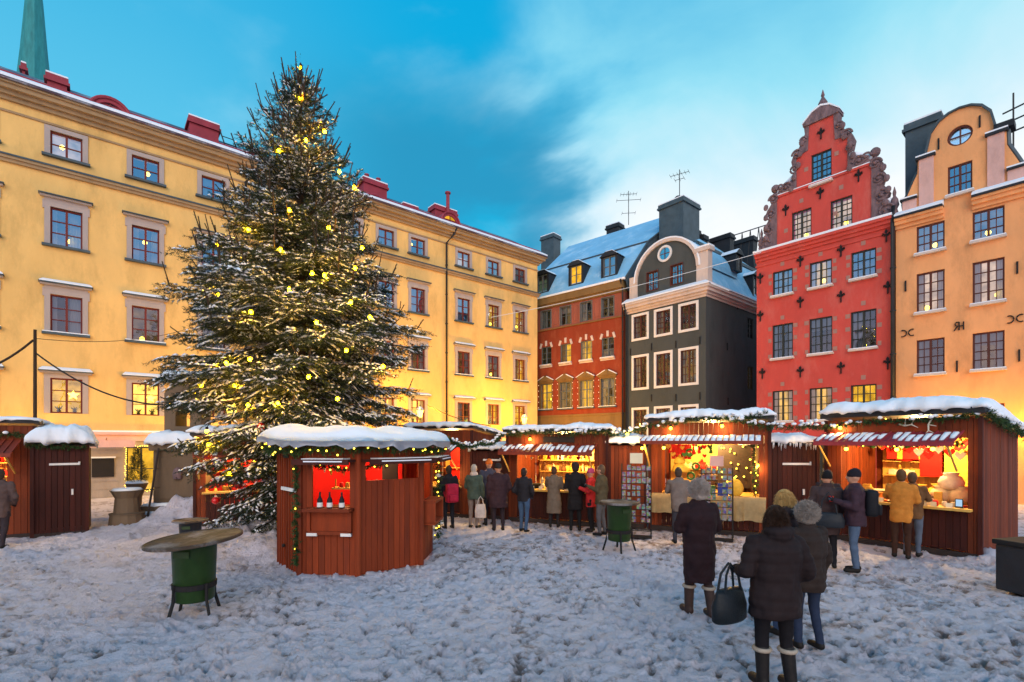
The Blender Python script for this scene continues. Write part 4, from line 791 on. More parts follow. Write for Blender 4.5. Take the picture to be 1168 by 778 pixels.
# ---------------------------------------------------------------- garlands
def garland(name,label,pts,rad=.09,lights=8,snow=.3,seed=0,group=None,per=26,sag=.0):
    rg=np.random.default_rng(seed); pts=[np.array(p,float) for p in pts]; o=thing(name,label,'garland',tuple(pts[0]),0,group); base=pts[0]; P0=[];P1=[]; path=[]
    for a,c in zip(pts[:-1],pts[1:]):
        L_=np.linalg.norm(c-a); n=max(2,int(L_/.05))
        for i in range(n):
            t=i/n; p=a+(c-a)*t-np.array([0,0,4*sag*t*(1-t)]); path.append(p-base)
    for p in path:
        for k in range(5):
            d=rg.normal(size=3); d/=np.linalg.norm(d); P0.append(p); P1.append(p+d*rad*rg.uniform(.5,1.25)-np.array([0,0,.2*rad]))
    link('foliage',needle_mesh('foliage',np.array(P0),np.array(P1),per//2,.05,.013,M['fir_green'],seed),o)
    if snow:
        b=MB()
        for p in path:
            if rg.random()<snow: q=p+rg.normal(size=3)*rad*.35; b.ball((q[0],q[1],q[2]+rad*.6),(rad*rg.uniform(.35,.8),rad*rg.uniform(.35,.8),rad*rg.uniform(.25,.5)),7)
        if b.v: b.build('snow',M['snow'],o,True)
    if lights:
        bm_=simple('gbulb',lambda:(lambda q:(q.ball((0,0,0),.016,6),q.mesh('bulb',M['small_bulb'],True))[1])(MB()))
        for k in range(lights):
            p=path[int((k+.5)/lights*len(path))]+rg.normal(size=3)*rad*.45+np.array([0,-rad*.6,0]); link('bulb',bm_,o,tuple(p))
    return o
# ---------------------------------------------------------------- stalls
class Stall:
    def __init__(s,name,label,P,Q,D,H,cat='stall',Hb=None):
        dx,dy=Q[0]-P[0],Q[1]-P[1]; s.Wd=math.hypot(dx,dy); s.D=D; s.H=H; s.Hb=Hb or H; s.rz=math.atan2(dy,dx); s.P=P; s.o=thing(name,label,cat,(P[0],P[1],0),s.rz); s.M=Matrix.Translation((P[0],P[1],0))@Matrix.Rotation(s.rz,4,'Z')
    def W(s,x,y,z): return s.M@Vector((x,y,z))
    def body(s,op=None,mt='stall_red',below='stall_dark',pw=.11):
        W,D,H,Hb=s.Wd,s.D,s.H,s.Hb; z0=.04
        def pl(b,x0,x1,za,zb,y0,y1,axis='x'):
            n=max(1,round((x1-x0)/pw)); w=(x1-x0)/n
            for i in range(n):
                a,c=x0+i*w+.004,x0+(i+1)*w-.004; j=random.uniform(-.004,.004)
                if axis=='x': b.box(a,c,y0+j,y1,za,zb)
                else:
                    f=lambda q: zb+(Hb-H)*(q/D); b.add([(y0,a,za),(y1,a,za),(y0,c,za),(y1,c,za),(y0+j,a,f(a)),(y1+j,a,f(a)),(y0+j,c,f(c)),(y1+j,c,f(c))],[(0,2,3,1),(4,5,7,6),(0,1,5,4),(2,6,7,3),(0,4,6,2),(1,3,7,5)])
        b=MB()
        if op:
            x0,x1,oz0,oz1=op; pl(b,0.01,x0,z0,H,0,.04); pl(b,x1,W-.01,z0,H,0,.04); pl(b,x0,x1,oz1,H,0.001,.04)
        else: pl(b,.01,W-.01,z0,H,0,.04)
        pl(b,.045,D,z0,H,0,.04,'y'); pl(b,.045,D,z0,H,W-.04,W,'y'); pl(b,.05,W-.05,z0,Hb,D,D+.04)
        b.build('wall',M[mt],s.o)
        if op: b=MB(); pl(b,x0,x1,z0+.1,oz0-.05,.005,.04); b.build('lower_wall',M[below],s.o)
        b=MB(); b.box(-.02,W+.02,-.03,-.006,0,.12); b.build('base_board',M['board_dark'],s.o)
        for x in (-.035,W-.035): b=MB(); b.box(x,x+.07,-.035,.03,0,H); b.build('corner_post',M[below],s.o)
    def roof(s,over=.14,t=.16,snow=.2,seed=1,lip=.09,dome=0):
        W,D,H,Hb=s.Wd,s.D,s.H,s.Hb; f=lambda x,y: H+.05+(Hb-H)*(y/D)
        b=MB(); a,c=-over,D+over; b.add([(-over,a,f(0,a)),(W+over,a,f(0,a)),(W+over,c,f(0,c)),(-over,c,f(0,c)),(-over,a,f(0,a)+lip),(W+over,a,f(0,a)+lip),(W+over,c,f(0,c)+lip),(-over,c,f(0,c)+lip)],[(3,2,1,0),(4,5,6,7),(0,1,5,4),(1,2,6,5),(2,3,7,6),(3,0,4,7)]); r=b.build('roof',M['dark_metal'],s.o)
        if snow: b=MB(); snow_slab(b,-over-.03,W+over+.03,a-.06,c+.02,lambda x,y:f(x,y)+lip+.004,snow,seed,drip=.07,ex=10 if W>1.6 else 3,ey=6 if W>1.6 else 4); b.build('snow',M['snow'],s.o,True)
    def awning(s,x0,x1,z,dep=.62,drop=.22,mt='awning_red',stripes=.5,seed=2,solid=False):
        rg=random.Random(seed); b=MB(); b.add([(x0,-.03,z),(x1,-.03,z),(x1,-dep,z-drop),(x0,-dep,z-drop),(x0,-.03,z+.025),(x1,-.03,z+.025),(x1,-dep,z-drop+.025),(x0,-dep,z-drop+.025)],[(0,1,2,3),(7,6,5,4),(0,4,5,1),(1,5,6,2),(2,6,7,3),(3,7,4,0)])
        n=int((x1-x0)/.13)
        for i in range(n+1): x=x0+(x1-x0)*i/n; b.add([(x-.012,-.03,z+.025),(x+.012,-.03,z+.025),(x+.012,-dep,z-drop+.025),(x-.012,-dep,z-drop+.025),(x-.012,-.03,z+.055),(x+.012,-.03,z+.055),(x+.012,-dep,z-drop+.055),(x-.012,-dep,z-drop+.055)],[(7,6,5,4),(0,4,5,1),(1,5,6,2),(2,6,7,3),(3,7,4,0)])
        b.box(x0,x1,-dep-.02,-dep+.02,z-drop-.06,z-drop+.01); aw=b.build('awning',M[mt],s.o)
        if stripes:
            b=MB()
            for i in range(n):
                gp_=.003 if solid else .012; xa=x0+(x1-x0)*i/n+gp_; xb=x0+(x1-x0)*(i+1)/n-gp_
                if rg.random()<stripes or solid:
                    t0=0 if solid else rg.uniform(0,.35); t1=1 if solid else rg.uniform(.6,1.0); k=4; vs=[]
                    for q in range(k+1):
                        t=t0+(t1-t0)*q/k; h=.03+.03*rg.random() if 0<q<k else .012; y=-.03-(dep-.03)*t; zz=z-drop*t+.026; e=rg.uniform(0,.01)
                        vs+=[(xa+e,y,zz),(xb-e,y,zz),(xa+e+.01,y,zz+h),(xb-e-.01,y,zz+h)]
                    fs=[]
                    for q in range(k): o_=q*4; fs+=[(o_+2,o_+3,o_+7,o_+6),(o_,o_+2,o_+6,o_+4),(o_+1,o_+5,o_+7,o_+3)]
                    fs+=[(0,1,3,2),(k*4,k*4+2,k*4+3,k*4+1)]; b.add(vs,fs)
            if b.v: b.build('snow',M['snow'],s.o,True)
        for x in (x0+.1,x1-.1):
            b=MB(); b.tube([(x,-.05,z-.75),(x,-dep+.03,z-drop-.04)],.022,6); b.build('brace',M['pine'],s.o)
    def interior(s,op,shelves=(),lin='pine',power=60,counter_out=.18):
        x0,x1,z0,z1=op; D=s.D
        b=MB(); n=int((x1-x0+.3)/.1)
        for i in range(n): a=x0-.1+(x1-x0+.2)*i/n; b.box(a+.002,a+(x1-x0+.2)/n-.002,D-.06,D-.03,.3,s.Hb-.05)
        b.build('lining',M[lin],s.o)
        b=MB(); b.box(x0-.08,x1+.08,-counter_out,D*.55,z0-.05,z0); b.build('counter',M['pine'],s.o)
        for z in shelves: b=MB(); b.box(x0,x1,D-.34,D-.07,z-.025,z); b.build('shelf',M['pine'],s.o)
        light('stall_lamp',s.W((x0+x1)/2,D*.42,z1+.12),power)
STB=simple('stbulb',lambda:(lambda q:(q.ball((0,0,0),.04,10),q.mesh('string_bulb',M['stall_bulb'],True))[1])(MB()))
SOC=simple('stsock',lambda:(lambda q:(q.lathe([(.022,.035),(.022,.1)],8),q.mesh('socket',M['iron']))[1])(MB()))
def bulb(p,where,power=6):
    power*=1.6
    t=link('hanging_bulb',STB,None,p); tag(t,'bare glowing bulb hanging '+where,'bulb','bare bulbs '+where); link('socket',SOC,t)
    if power: light('bulb_lamp',Vector(p)+Vector((0,-.0,-.07)),power,r=.06)
HANDLE='metal latch'
def shed(name,label,P,Q,D,H,seed,dome=0,latch=True,snow=.22,mt='stall_dark'):
    s=Stall(name,label,P,Q,D,H,'shed',H-.1); s.body(None,mt); s.roof(.10,snow=snow,seed=seed,dome=dome,lip=.03)
    if latch:
        b=MB(); b.box(s.Wd*.3,s.Wd*.85,-.025,-.005,1.72,1.77); b.lathe([(.02,1.72),(.02,1.8)],6,(s.Wd*.85,-.03)); b.build('latch',M['white_strip'],s.o)
        b=MB(); b.box(s.Wd*.7,s.Wd*.74,-.03,-.005,1.0,1.14); b.build('handle',M['white_strip'],s.o)
    return s
# right stall
SR_=Stall('market_stall','long red market stall at right with snowy striped awning and white antlers',(7.47,11.83),(8.98,9.54),2.6,2.78,Hb=2.45); oR=(.32,2.55,.98,2.36)
SR_.body(oR); SR_.roof(.08,snow=.26,seed=3,lip=.12); SR_.awning(.0,2.5,2.46,.62,.2,'red_metal',.95,5); SR_.interior(oR,(1.45,1.8),power=420)
b=MB(); b.cbox(.75,2.1,-.045,-.005,2.48,2.74,.01); b.build('sign_board',M['hut_red'],SR_.o)
# middle stall
SM=Stall('market_stall','red market stall in the middle with flat snowy awning and cloth covered counter',(3.6,13.0),(6.09,11.77),2.2,2.76,Hb=2.5); oM=(.3,2.55,.95,2.3)
SM.body(oM); SM.roof(.1,snow=.2,seed=5); SM.awning(-.1,2.6,2.40,.75,.12,'awning_red',1,6,True); SM.interior(oM,(1.5,),"pine",380,.3)
# left middle stall
SL=Stall('market_stall','red market stall between yellow and brown houses with patchy snow on its awning',(-.13,14.35),(2.53,13.2),2.2,2.5,Hb=2.3); oL=(.3,2.55,.95,2.08)
SL.body(oL); SL.roof(.1,snow=.14,seed=7); SL.awning(-.02,2.62,2.18,.6,.2,'awning_red',.75,8); SL.interior(oL,(1.35,1.7),"pine",360)
b=MB(); b.cbox(1.1,2.0,-.035,-.005,2.26,2.42,.01); b.build('sign_board',M['board_dark'],SL.o)
# stall behind the hut, right half seen
SN=Stall('market_stall','red market stall half hidden behind the hut with red lined inside',(-3.3,15.7),(-1.2,14.75),2,2.62,Hb=2.4); oN=(.3,1.9,.95,2.1)
SN.body(oN); SN.roof(.1,snow=.12,seed=9); SN.awning(0,1.95,2.2,.6,.25,'awning_red',.3,10); SN.interior(oN,(1.4,),"pine",200)
b=MB(); b.box(.5,1.35,1.75,1.9,1.0,2.1); b.build('red_panel',M['red_lining'],SN.o)
# stall behind the tree
ST=Stall('market_stall','orange lit market stall behind the lower branches of the spruce',(-8.35,13.1),(-6.3,14.2),2,2.4,Hb=2.25); oT=(.25,1.8,.95,1.95)
ST.body(oT); ST.roof(.1,snow=.2,seed=11); ST.awning(0,2.2,2.05,.5,.15,'awning_red',.6,12); ST.interior(oT,(1.4,),"red_lining",280)
# left edge stall
SE=Stall('market_stall','market stall at left edge with plain red awning and warm lit shelves',(-13.9,10.3),(-11.35,11.85),2,2.66,Hb=2.5); oE=(.3,2.5,.95,2.0)
SE.body(oE); SE.roof(.1,snow=.08,seed=13); SE.awning(.2,2.75,2.3,.75,.3,'awning_red',0,14); SE.interior(oE,(1.4,1.75),"pine",260)
# sheds between the stalls
shed('storage_shed','narrow dark red shed with drooping snow roof beside the left edge stall',(-11.2,11.62),(-10.42,12.22),1.5,2.2,21,0,snow=.40)
shed('storage_shed','low dark red shed with steep snow roof left of the crowd',(-1.12,14.75),(-.2,14.45),1.6,2.0,23,.15)
shed('storage_shed','narrow red shed behind the postcard rack with lit snow on top',(2.62,13.35),(3.52,13.15),1.5,2.18,25,.1,latch=False,mt='stall_red')
shed('storage_shed','dark red shed with icicles between the middle and right stalls',(6.2,12.1),(7.36,12.0),1.5,2.2,27,.08)
b=MB(); rg=random.Random(4)
for i in range(30): x=6.2+1.16*rg.random(); l=.06+.14*rg.random(); b.tube([(x,11.93,2.26),(x,11.93,2.26-l)],[.012,.002],5)
tag(b.build('icicles',M['snow']),'row of small icicles hanging from shed roof edge','icicles')
# octagonal hut
HX,HY=-3.0,9.8; HA=[202,245,286,335,20,65,110,155]; HRr=1.45
hv=[(HRr*math.cos(R(a)),HRr*math.sin(R(a))) for a in HA]
ho=thing('market_hut','eight sided brown red hut under thick snow in front of the spruce','hut',(HX,HY,0))
def hut_face(i,op=None,H=2.2,pw=.105,thin=False):
    p,q=Vector(hv[i]),Vector(hv[(i+1)%8]); d=q-p; L_=d.length; M4=Matrix.Translation((p.x,p.y,0))@Matrix.Rotation(math.atan2(d.y,d.x),4,'Z'); b=MB()
    def run(x0,x1,z0,z1):
        n=max(1,round((x1-x0)/pw)); w=(x1-x0)/n
        for k in range(n):
            b.box(x0+k*w+.004,x0+(k+1)*w-.004,random.uniform(-.004,.004),.035,z0,z1,M4)
            if thin: b.box(x0+k*w-.012,x0+k*w+.012,-.022,0,z0,z1-.02,M4)
    if op:
        x0,x1,z0,z1=op; run(.0,x0,.03,H); run(x1,L_,.03,H); run(x0,x1,.03,z0); run(x0,x1,z1,H)
    else: run(0,L_,.03,H)
    return b,M4,L_
mtH=M['hut_red']
b,M0,L0=hut_face(0,pw=.12,thin=True); door=b.build('door',mtH,ho)
b=MB(); b.box(.3,1.0,-.055,-.03,1.42,1.48,M0); b.build('bolt',M['white_strip'],door); b=MB(); b.box(.35,.6,-.04,-.015,2.0,2.05,M0); b.build('hinge',M['iron'],door); b=MB(); b.ball((.42,-.05,.43),(.04,.03,.035),8,M0); b.build('handle',M['iron'],door)
b,M1,L1=hut_face(1,(.22,.87,1.18,1.94)); b2,M2,L2=hut_face(2,(.14,1.19,1.62,1.94)); b3,M3,L3=hut_face(3,(.15,.95,1.18,1.94)); w_=MB()
for q in (b,b2,b3):
    o_=len(w_.v); w_.v+=q.v; w_.f+=[tuple(i+o_ for i in f) for f in q.f]; w_.m+=q.m; w_.r+=q.r
for i in (4,5,6,7):
    q,_,_=hut_face(i); o_=len(w_.v); w_.v+=q.v; w_.f+=[tuple(k+o_ for k in f) for f in q.f]; w_.m+=q.m; w_.r+=q.r
w_.build('wall',mtH,ho)
b=MB()
for i in (1,2,3): x,y=hv[i]; b.lathe([(.055,.02),(.055,2.2)],8,(x*1.005,y*1.005))
b.build('corner_post',mtH,ho)
for Mx,x0,x1,L_ in ((M1,.05,1.0,L1),(M2,.05,1.3,L2),(M3,-.05,1.15,L3)):
    b=MB(); b.box(x0,x1,-.36,-.02,1.95,1.99,Mx); b.box(x0,x1,-.38,-.34,1.91,2.0,Mx); b.mi=1; b.box(x0+.15,x1-.1,-.35,-.05,1.991,2.012,Mx); b.box(x0+.2,x1-.1,-.384,-.381,1.955,1.975,Mx); b.build('awning_flap',[M['stall_dark'],M['snow']],ho)
b=MB(); b.box(.14,.95,-.22,0,1.12,1.17,M1); b.build('counter',mtH,ho)
b=MB(); b.box(.16,.93,-.05,-.03,.76,1.1,M1); b.box(.16,.22,-.09,-.05,.74,1.1,M1); b.box(.87,.93,-.09,-.05,.74,1.1,M1); b.box(.16,.93,-.09,-.05,.72,.78,M1); b.mi=1; b.box(.16,.34,-.095,-.045,.70,.75,M1); b.box(.75,.93,-.095,-.045,.70,.75,M1); b.build('folding_shelf',[mtH,M['white_strip']],ho)
b=MB(); b.box(.15,1.0,-.24,0,1.12,1.17,M3); b.box(.15,.21,-.24,-.02,.75,1.12,M3); b.box(.93,.99,-.24,-.02,.75,1.12,M3); b.box(.15,.99,-.24,-.02,.72,.77,M3); b.build('side_shelf',mtH,ho)
b=MB(); b.lathe([(1.34,.9),(1.34,2.15)],8,mtx=Matrix.Rotation(R(20),4,'Z')); 
w2=MB()
for i in (5,6,7): p,q=Vector(hv[i])*.93,Vector(hv[(i+1)%8])*.93; w2.add([(p.x,p.y,.9),(q.x,q.y,.9),(q.x,q.y,2.15),(p.x,p.y,2.15)],[(0,1,2,3)])
w2.build('lining',M['red_lining'],ho)
b=MB(); b.box(.30,.62,.55,.6,1.5,1.95); b.build('dark_screen',M['iron'],ho)
b=MB(); b.lathe([(1.6,2.2),(1.62,2.28)],8,mtx=Matrix.Rotation(R(22),4,'Z')); b.build('roof',M['board_dark'],ho)
b=MB(); n=64; mrr=16; vs=[]; 
def hutsnow(r,a):
    x,y=math.cos(a),math.sin(a); e=1+.075*noise.noise(Vector((x*3,y*3,1)))+.045*noise.noise(Vector((x*9,y*9,4)))
    q=r/1.0; z=2.29+.20*(max(0,1-q**6))**.5*(1+.6*noise.noise(Vector((x*r*2.6,y*r*2.6,7)))+.2*noise.noise(Vector((x*r*6,y*r*6,2))))+.10*math.exp(-((x*r+.72)**2+(y*r+.5)**2)/.12)+.10*math.exp(-((x*r-.1)**2+(y*r+.1)**2)/.3); return (x*r*1.76*e,y*r*1.76*e,z)
for i in range(1,mrr+1):
    for k in range(n): vs.append(hutsnow((i/mrr)**.7,2*PI*k/n))
vs.append(hutsnow(0,0)); fs=[((i*n+k),(i*n+(k+1)%n),((i+1)*n+(k+1)%n),((i+1)*n+k)) for i in range(mrr-1) for k in range(n)]+[(len(vs)-1,k,(k+1)%n) for k in range(n)]
o_=len(vs)
for k in range(n): x,y,z=vs[(mrr-1)*n+k]; vs.append((x,y,z-.05-.16*max(0,noise.noise(Vector((x*4,y*4,5)))+.3)))
fs+=[((mrr-1)*n+k,o_+k,o_+(k+1)%n,(mrr-1)*n+(k+1)%n) for k in range(n)]
for k in range(n): x,y,z=vs[o_+k]; vs.append((x*.85,y*.85,2.3))
fs+=[(o_+k,o_+n+k,o_+n+(k+1)%n,o_+(k+1)%n) for k in range(n)]
b.add(vs,fs); b.build('snow',M['snow'],ho,True)
light("hut_lamp",(HX,HY,2.0),85,(1,.45,.2),.12)
b=MB()
for i,(a) in enumerate(HA): pass
def hp(a,r,z): return (HX+r*math.cos(R(a)),HY+r*math.sin(R(a)),z)
garland('garland','lit fir garland under the snow rim of the eight sided hut',[hp(a,1.60,2.16+.02*math.sin(a)) for a in range(195,385,12)],.10,30,.06,31)
garland('garland','dark fir garland hanging down beside the hut door',[hp(245,1.55,2.1),hp(245,1.54,1.4),hp(245,1.53,.15)],.07,3,0,32)
garland('garland','glowing fir garland hanging down the right corner of the hut',[hp(22,1.56,2.1),hp(22,1.57,1.3),hp(22,1.58,.25)],.10,16,.05,33)
garland('garland','short fir garland inside the hut above the bottles',[hp(230,1.0,1.88),hp(270,.95,1.8),hp(320,1.0,1.88)],.06,9,0,34)
# stall garlands
garland('garland','snowy fir garland along the top of the antler stall',[SR_.W(-.25,-.1,2.62),SR_.W(1.0,-.1,2.74),SR_.W(1.6,-.1,2.72),SR_.W(2.74,-.1,2.8)],.085,3,.38,41)
garland('garland','fir garland along the side roof edge of the right stall',[SR_.W(2.86,.0,2.82),SR_.W(2.9,1.2,2.6),SR_.W(2.9,2.7,2.42)],.13,0,.2,42)
garland('garland','thick snow covered garland over the middle stall',[SM.W(-1.0,-.02,2.42),SM.W(0,-.16,2.7),SM.W(1.2,-.16,2.84),SM.W(2.0,-.16,2.84),SM.W(2.75,-.16,2.95)],.10,0,.55,43)
garland('garland','snowy garland drooping from middle stall across the shed with icicles',[SM.W(1.9,-.2,2.85),SM.W(2.5,-.2,2.68),SM.W(3.1,-.1,2.62),SR_.W(-.1,-.15,2.66)],.10,0,.6,44)
garland('garland','snowy fir garland along the roof of the stall with bookshelf goods',[SL.W(.0,-.16,2.5),SL.W(.8,-.16,2.55),SL.W(2.0,-.16,2.52),SL.W(2.9,-.16,2.55),SM.W(-.9,-.0,2.45)],.10,0,.5,45)
garland('garland','white frosted garland swinging from the hut to the next stall',[(-1.35,10.6,2.35),(-.8,12.5,2.25),SL.W(-.1,-.16,2.5)],.07,0,.6,46,sag=.12)
garland('garland','fir garland with lamps above the awning of left edge stall',[SE.W(.2,-.1,2.46),SE.W(2.85,-.1,2.46)],.08,3,.1,47)
garland('garland','fir garland under the snow of the narrow left shed',[(-11.2,11.5,2.2),(-10.36,12.14,2.14)],.07,0,.05,48)
garland('garland','lit fir garland inside the awning of the antler stall',[SR_.W(.3,.1,2.25),SR_.W(1.4,.1,2.2),SR_.W(2.5,.1,2.27)],.06,16,0,49)
garland('garland','lit fir garland hanging under awning of bookshelf stall',[SL.W(.2,-.4,1.98),SL.W(2.5,-.4,1.98)],.04,18,0,50)
garland('garland','lit fir garland climbing the right post of middle stall',[SM.W(2.45,-.03,2.2),SM.W(2.47,-.05,1.0)],.08,10,0,51)
# bare bulbs
for s,pts,w_ in ((SM,((.55,-.18,2.62),(1.75,-.18,2.66)),'above the awning of the middle stall'),(SM,((-.05,-.72,2.12),(.45,-.6,2.13),(1.2,-.6,2.13)),'under the awning of the middle stall'),(SR_,((.35,-.12,2.6),),'above the awning of the antler stall'),(SR_,((.55,-.3,2.12),(1.5,-.3,2.12),(2.1,-.3,2.14)),'under the awning of the antler stall'),(SL,((.75,-.14,2.35),),'above the awning of the stall left of the rack'),(SE,((2.0,-.12,2.45),),'above the awning of the left edge stall'),(SE,((1.9,-.3,1.85),),'under the awning of the left edge stall'),(SN,((1.7,-.3,1.4),),'in the stall behind the hut'),(ST,((.5,-.35,1.75),(1.4,-.35,1.75)),'in the stall behind the spruce')):
    for p in pts: bulb(s.W(*p),w_,9)
bulb(SM.W(2.52,-.12,1.72),'at the right counter end of the middle stall',6)
bulb((3.0,12.95,2.48),'over the snowy roof of the narrow shed',10)
# antlers
def antler(p,flip,label):
    b=MB(); b.tube([(0,0,0),(.08*flip,-.02,.1),(.1*flip,-.05,.22),(.2*flip,-.05,.3)],[.02,.018,.014,.005],6); b.tube([(.08*flip,-.02,.1),(-.05*flip,-.06,.17)],[.015,.004],6); b.tube([(.1*flip,-.05,.22),(.02*flip,-.06,.3)],[.013,.004],6); o=link('antler',b.mesh('antler',M['bone'],True),None,p,SR_.rz); tag(o,label,'antler'); return o
a1=antler(SR_.W(1.45,-.06,2.66),1,'white antler lying along the top of the sign board'); a1.rotation_euler=(0,R(70),SR_.rz); a2=antler(SR_.W(2.02,-.08,2.75),1,'white antler hanging down the right end of the sign board'); a2.rotation_euler=(0,R(165),SR_.rz)
# ---------------------------------------------------------------- bins with table tops
def table_bin(name,label,loc,sc_=1.,tilt=(0,0),rz=0,tray_r=.6):
    o=thing(name,label,'bin table',loc,rz); o.scale=(sc_,)*3
    b=MB(); b.lathe([(.225,.20),(.235,.22),(.262,.93),(.275,.94),(.275,.965),(.255,.97)],28); b.build('barrel',M['bin_green'],o,True)
    b=MB(); b.lathe([(.248,.36),(.258,.365),(.262,.43),(.252,.435)],28); b.build('hoop',M['iron'],o)
    for k in range(4):
        a=PI/4+k*PI/2+.3; c,s=math.cos(a),math.sin(a); b=MB(); b.tube([(c*.262,s*.262,.44),(c*.268,s*.268,.22),(c*.34,s*.34,-.02)],.021,6); b.build('leg',M['iron'],o)
    b=MB(); mt=Matrix.Translation((0,0,1.0))@Matrix.Rotation(tilt[0],4,'Y')@Matrix.Rotation(tilt[1],4,'X'); b.lathe([(.1,-.03),(tray_r-.02,-.028),(tray_r,-.02),(tray_r,.012),(tray_r-.012,.02),(tray_r-.03,.008),(.05,.006)],48,mtx=mt); b.build('table_top',M['tray'],o,False)
    b=MB(); b.box(-.1,.1,-.275,-.262,.80,.88); b.build('plate',M['bin_green'],o); return o
table_bin('bin_table','green barrel bin on black legs under a tilted round wooden tray, nearest',(-4.22,6.62,0),1,(R(-4),R(3)),0,.57)
o=table_bin('bin_table','green barrel bin with round tray standing beside the postcard rack',(2.27,10.55,0),1.0,(0,0),.4,.42)
o=table_bin('bin_table','small dark bin with round tray behind the near green barrel',(-6.2,9.6,.05),.72,(0,0),.2,.42)
for ch in o.children:
    if ch.name.startswith('barrel'): ch.data=ch.data.copy(); ch.data.materials[0]=M['bin_black']
t=thing('litter_bin','dark square litter bin at the right edge of the photo','bin',(7.80,7.45,0),.25)
b=MB(); b.cbox(-.3,.3,-.3,.3,.02,.72,.03); b.build('bin_body',M['bin_black'],t); b=MB(); b.cbox(-.33,.33,-.33,.33,.72,.80,.02); b.build('rim',M['iron'],t)
# ---------------------------------------------------------------- postcard racks
def cardmat():
    m,nt,P=newmat('postcard'); L=nt.links.new; oi=nd(nt,'ShaderNodeObjectInfo'); tc=nd(nt,'ShaderNodeTexCoord'); ad=nd(nt,'ShaderNodeVectorMath',operation='ADD'); mu=nd(nt,'ShaderNodeMath',operation='MULTIPLY'); mu.inputs[1].default_value=40; L(oi.outputs['Random'],mu.inputs[0]); L(tc.outputs['Object'],ad.inputs[0]); L(mu.outputs[0],ad.inputs[1])
    v=nd(nt,'ShaderNodeTexVoronoi'); v.inputs['Scale'].default_value=22; L(ad.outputs[0],v.inputs['Vector']); h=nd(nt,'ShaderNodeHueSaturation'); h.inputs['Saturation'].default_value=.8; h.inputs['Value'].default_value=.30; L(v.outputs['Color'],h.inputs['Color']); L(h.outputs[0],P.inputs['Base Color']); P.inputs['Roughness'].default_value=.35; return m
M['postcard']=cardmat()
cb_=MB(); cb_.box(-.044,.044,-.003,.003,0,.122); rg0=random.Random(77); CARD=cb_.mesh('postcard',M['postcard'])
def rack(label,clabel,loc,rz,nx,nz,sign,h0=.35,dz=.155,two=True):
    o=thing('postcard_rack',label,'rack',loc,rz); W=nx*.115; H=h0+nz*dz
    b=MB()
    for x in (-W/2,W/2):
        b.tube([(x,-.16,0),(x,.0,H)],.013,6)
        b.tube([(x,.22,0),(x,.0,H)],.013,6)
    for k in range(nz): z=h0+k*dz; y=-.16+.16*z/H; b.box(-W/2,W/2,y-.03,y-.005,z-.012,z)
    b.tube([(-W/2,-.16,.15),(W/2,-.16,.15)],.011,5); b.tube([(-W/2,.22,.12),(W/2,.22,.12)],.011,5); b.box(-W/2-.02,W/2+.02,-.3,-.02,-.0,.025); b.build('rack_frame',M['iron'],o)
    if sign: b=MB(); b.cbox(-.15,.15,-.02,.0,H+.01,H+.26,.008); b.build('sign_board',M[sign],o)
    Mx=Matrix.Translation(loc)@Matrix.Rotation(rz,4,'Z')
    for k in range(nz):
        for i in range(nx):
            z=h0+k*dz; y=-.165+.16*z/H-.012; 
            if rg0.random()<.1: continue
            c=link('postcard',CARD,None,Mx@Vector((-W/2+.0575+.115*i,y,z+.003)),rz); c.rotation_euler=(-.08,rg0.uniform(-.06,.06),rz); c.scale=(rg0.uniform(.75,1.15),1,rg0.uniform(.7,1.1)); tag(c,clabel,'postcard',clabel+'s'[:0])
rack('tall wire postcard rack with yellow top sign beside the green bin','small colour postcard in the rack with a yellow sign',(3.02,12.1,0),math.atan2(-.443,.896)*.6,6,9,'paper')
rack('tall wire postcard rack with mauve top sign in front of the counter','small colour postcard in the rack with a mauve sign',(4.83,11.75,0),math.atan2(-.443,.896),6,8,'pale_pink_plaster',.45)
# ---------------------------------------------------------------- goods
GM={}
def gm(kind):
    if kind in GM: return GM[kind]
    b=MB()
    if kind=='jar': b.lathe([(.045,0),(.05,.01),(.05,.1),(.035,.12)],10)
    if kind=='bottle': b.lathe([(.035,0),(.038,.02),(.038,.16),(.014,.21),(.014,.28),(.018,.285)],10)
    if kind=='box': b.cbox(-.08,.08,-.06,.06,0,.13,.006)
    if kind=='tall_box': b.cbox(-.06,.06,-.04,.04,0,.22,.005)
    if kind=='sack':
        b.lathe([(.12,0),(.17,.05),(.18,.13),(.14,.21),(.09,.245),(.12,.28)],12)
    if kind=='hat': b.lathe([(.14,0),(.15,.02),(.13,.10),(.08,.16),(.03,.18)],12); b.ball((0,0,.2),.035,8)
    if kind=='basket': b.lathe([(.12,0),(.17,.12),(.18,.13),(.16,.13)],14)
    if kind=='plate': b.lathe([(.05,0),(.16,.03),(.165,.035)],16)
    if kind=='sausage':
        b.tube([(-.13,0,.03),(-.06,.02,.03),(.06,.02,.03),(.13,0,.03)],[.012,.03,.03,.012],8)
    if kind=='candle': b.lathe([(.05,0),(.05,.015),(.016,.02),(.016,.2)],8)
    if kind=='toy': b.lathe([(.06,0),(.07,.06),(.045,.13),(.02,.14)],10); b.ball((0,0,.17),.045,8); b.lathe([(.05,.195),(.03,.25),(.003,.31)],8)
    if kind=='cushion': b.ball((0,0,.17),(.17,.09,.2),14)
    if kind=='book': b.cbox(-.09,.09,-.015,.015,0,.24,.003)
    if kind=='heart': b.prism([(0,-.1),(.09,.0),(.1,.06),(.05,.09),(0,.05),(-.05,.09),(-.1,.06),(-.09,0)],-.02,.02)
    if kind=='scarf': b.prism([(-.06,-.5),(.06,-.5),(.07,0),(-.07,0)],-.02,.02)
    if kind=='wreath':
        b.tube([(.14*math.cos(2*PI*i/16),0,.14*math.sin(2*PI*i/16)) for i in range(17)],.045,8)
    GM[kind]=b; return b
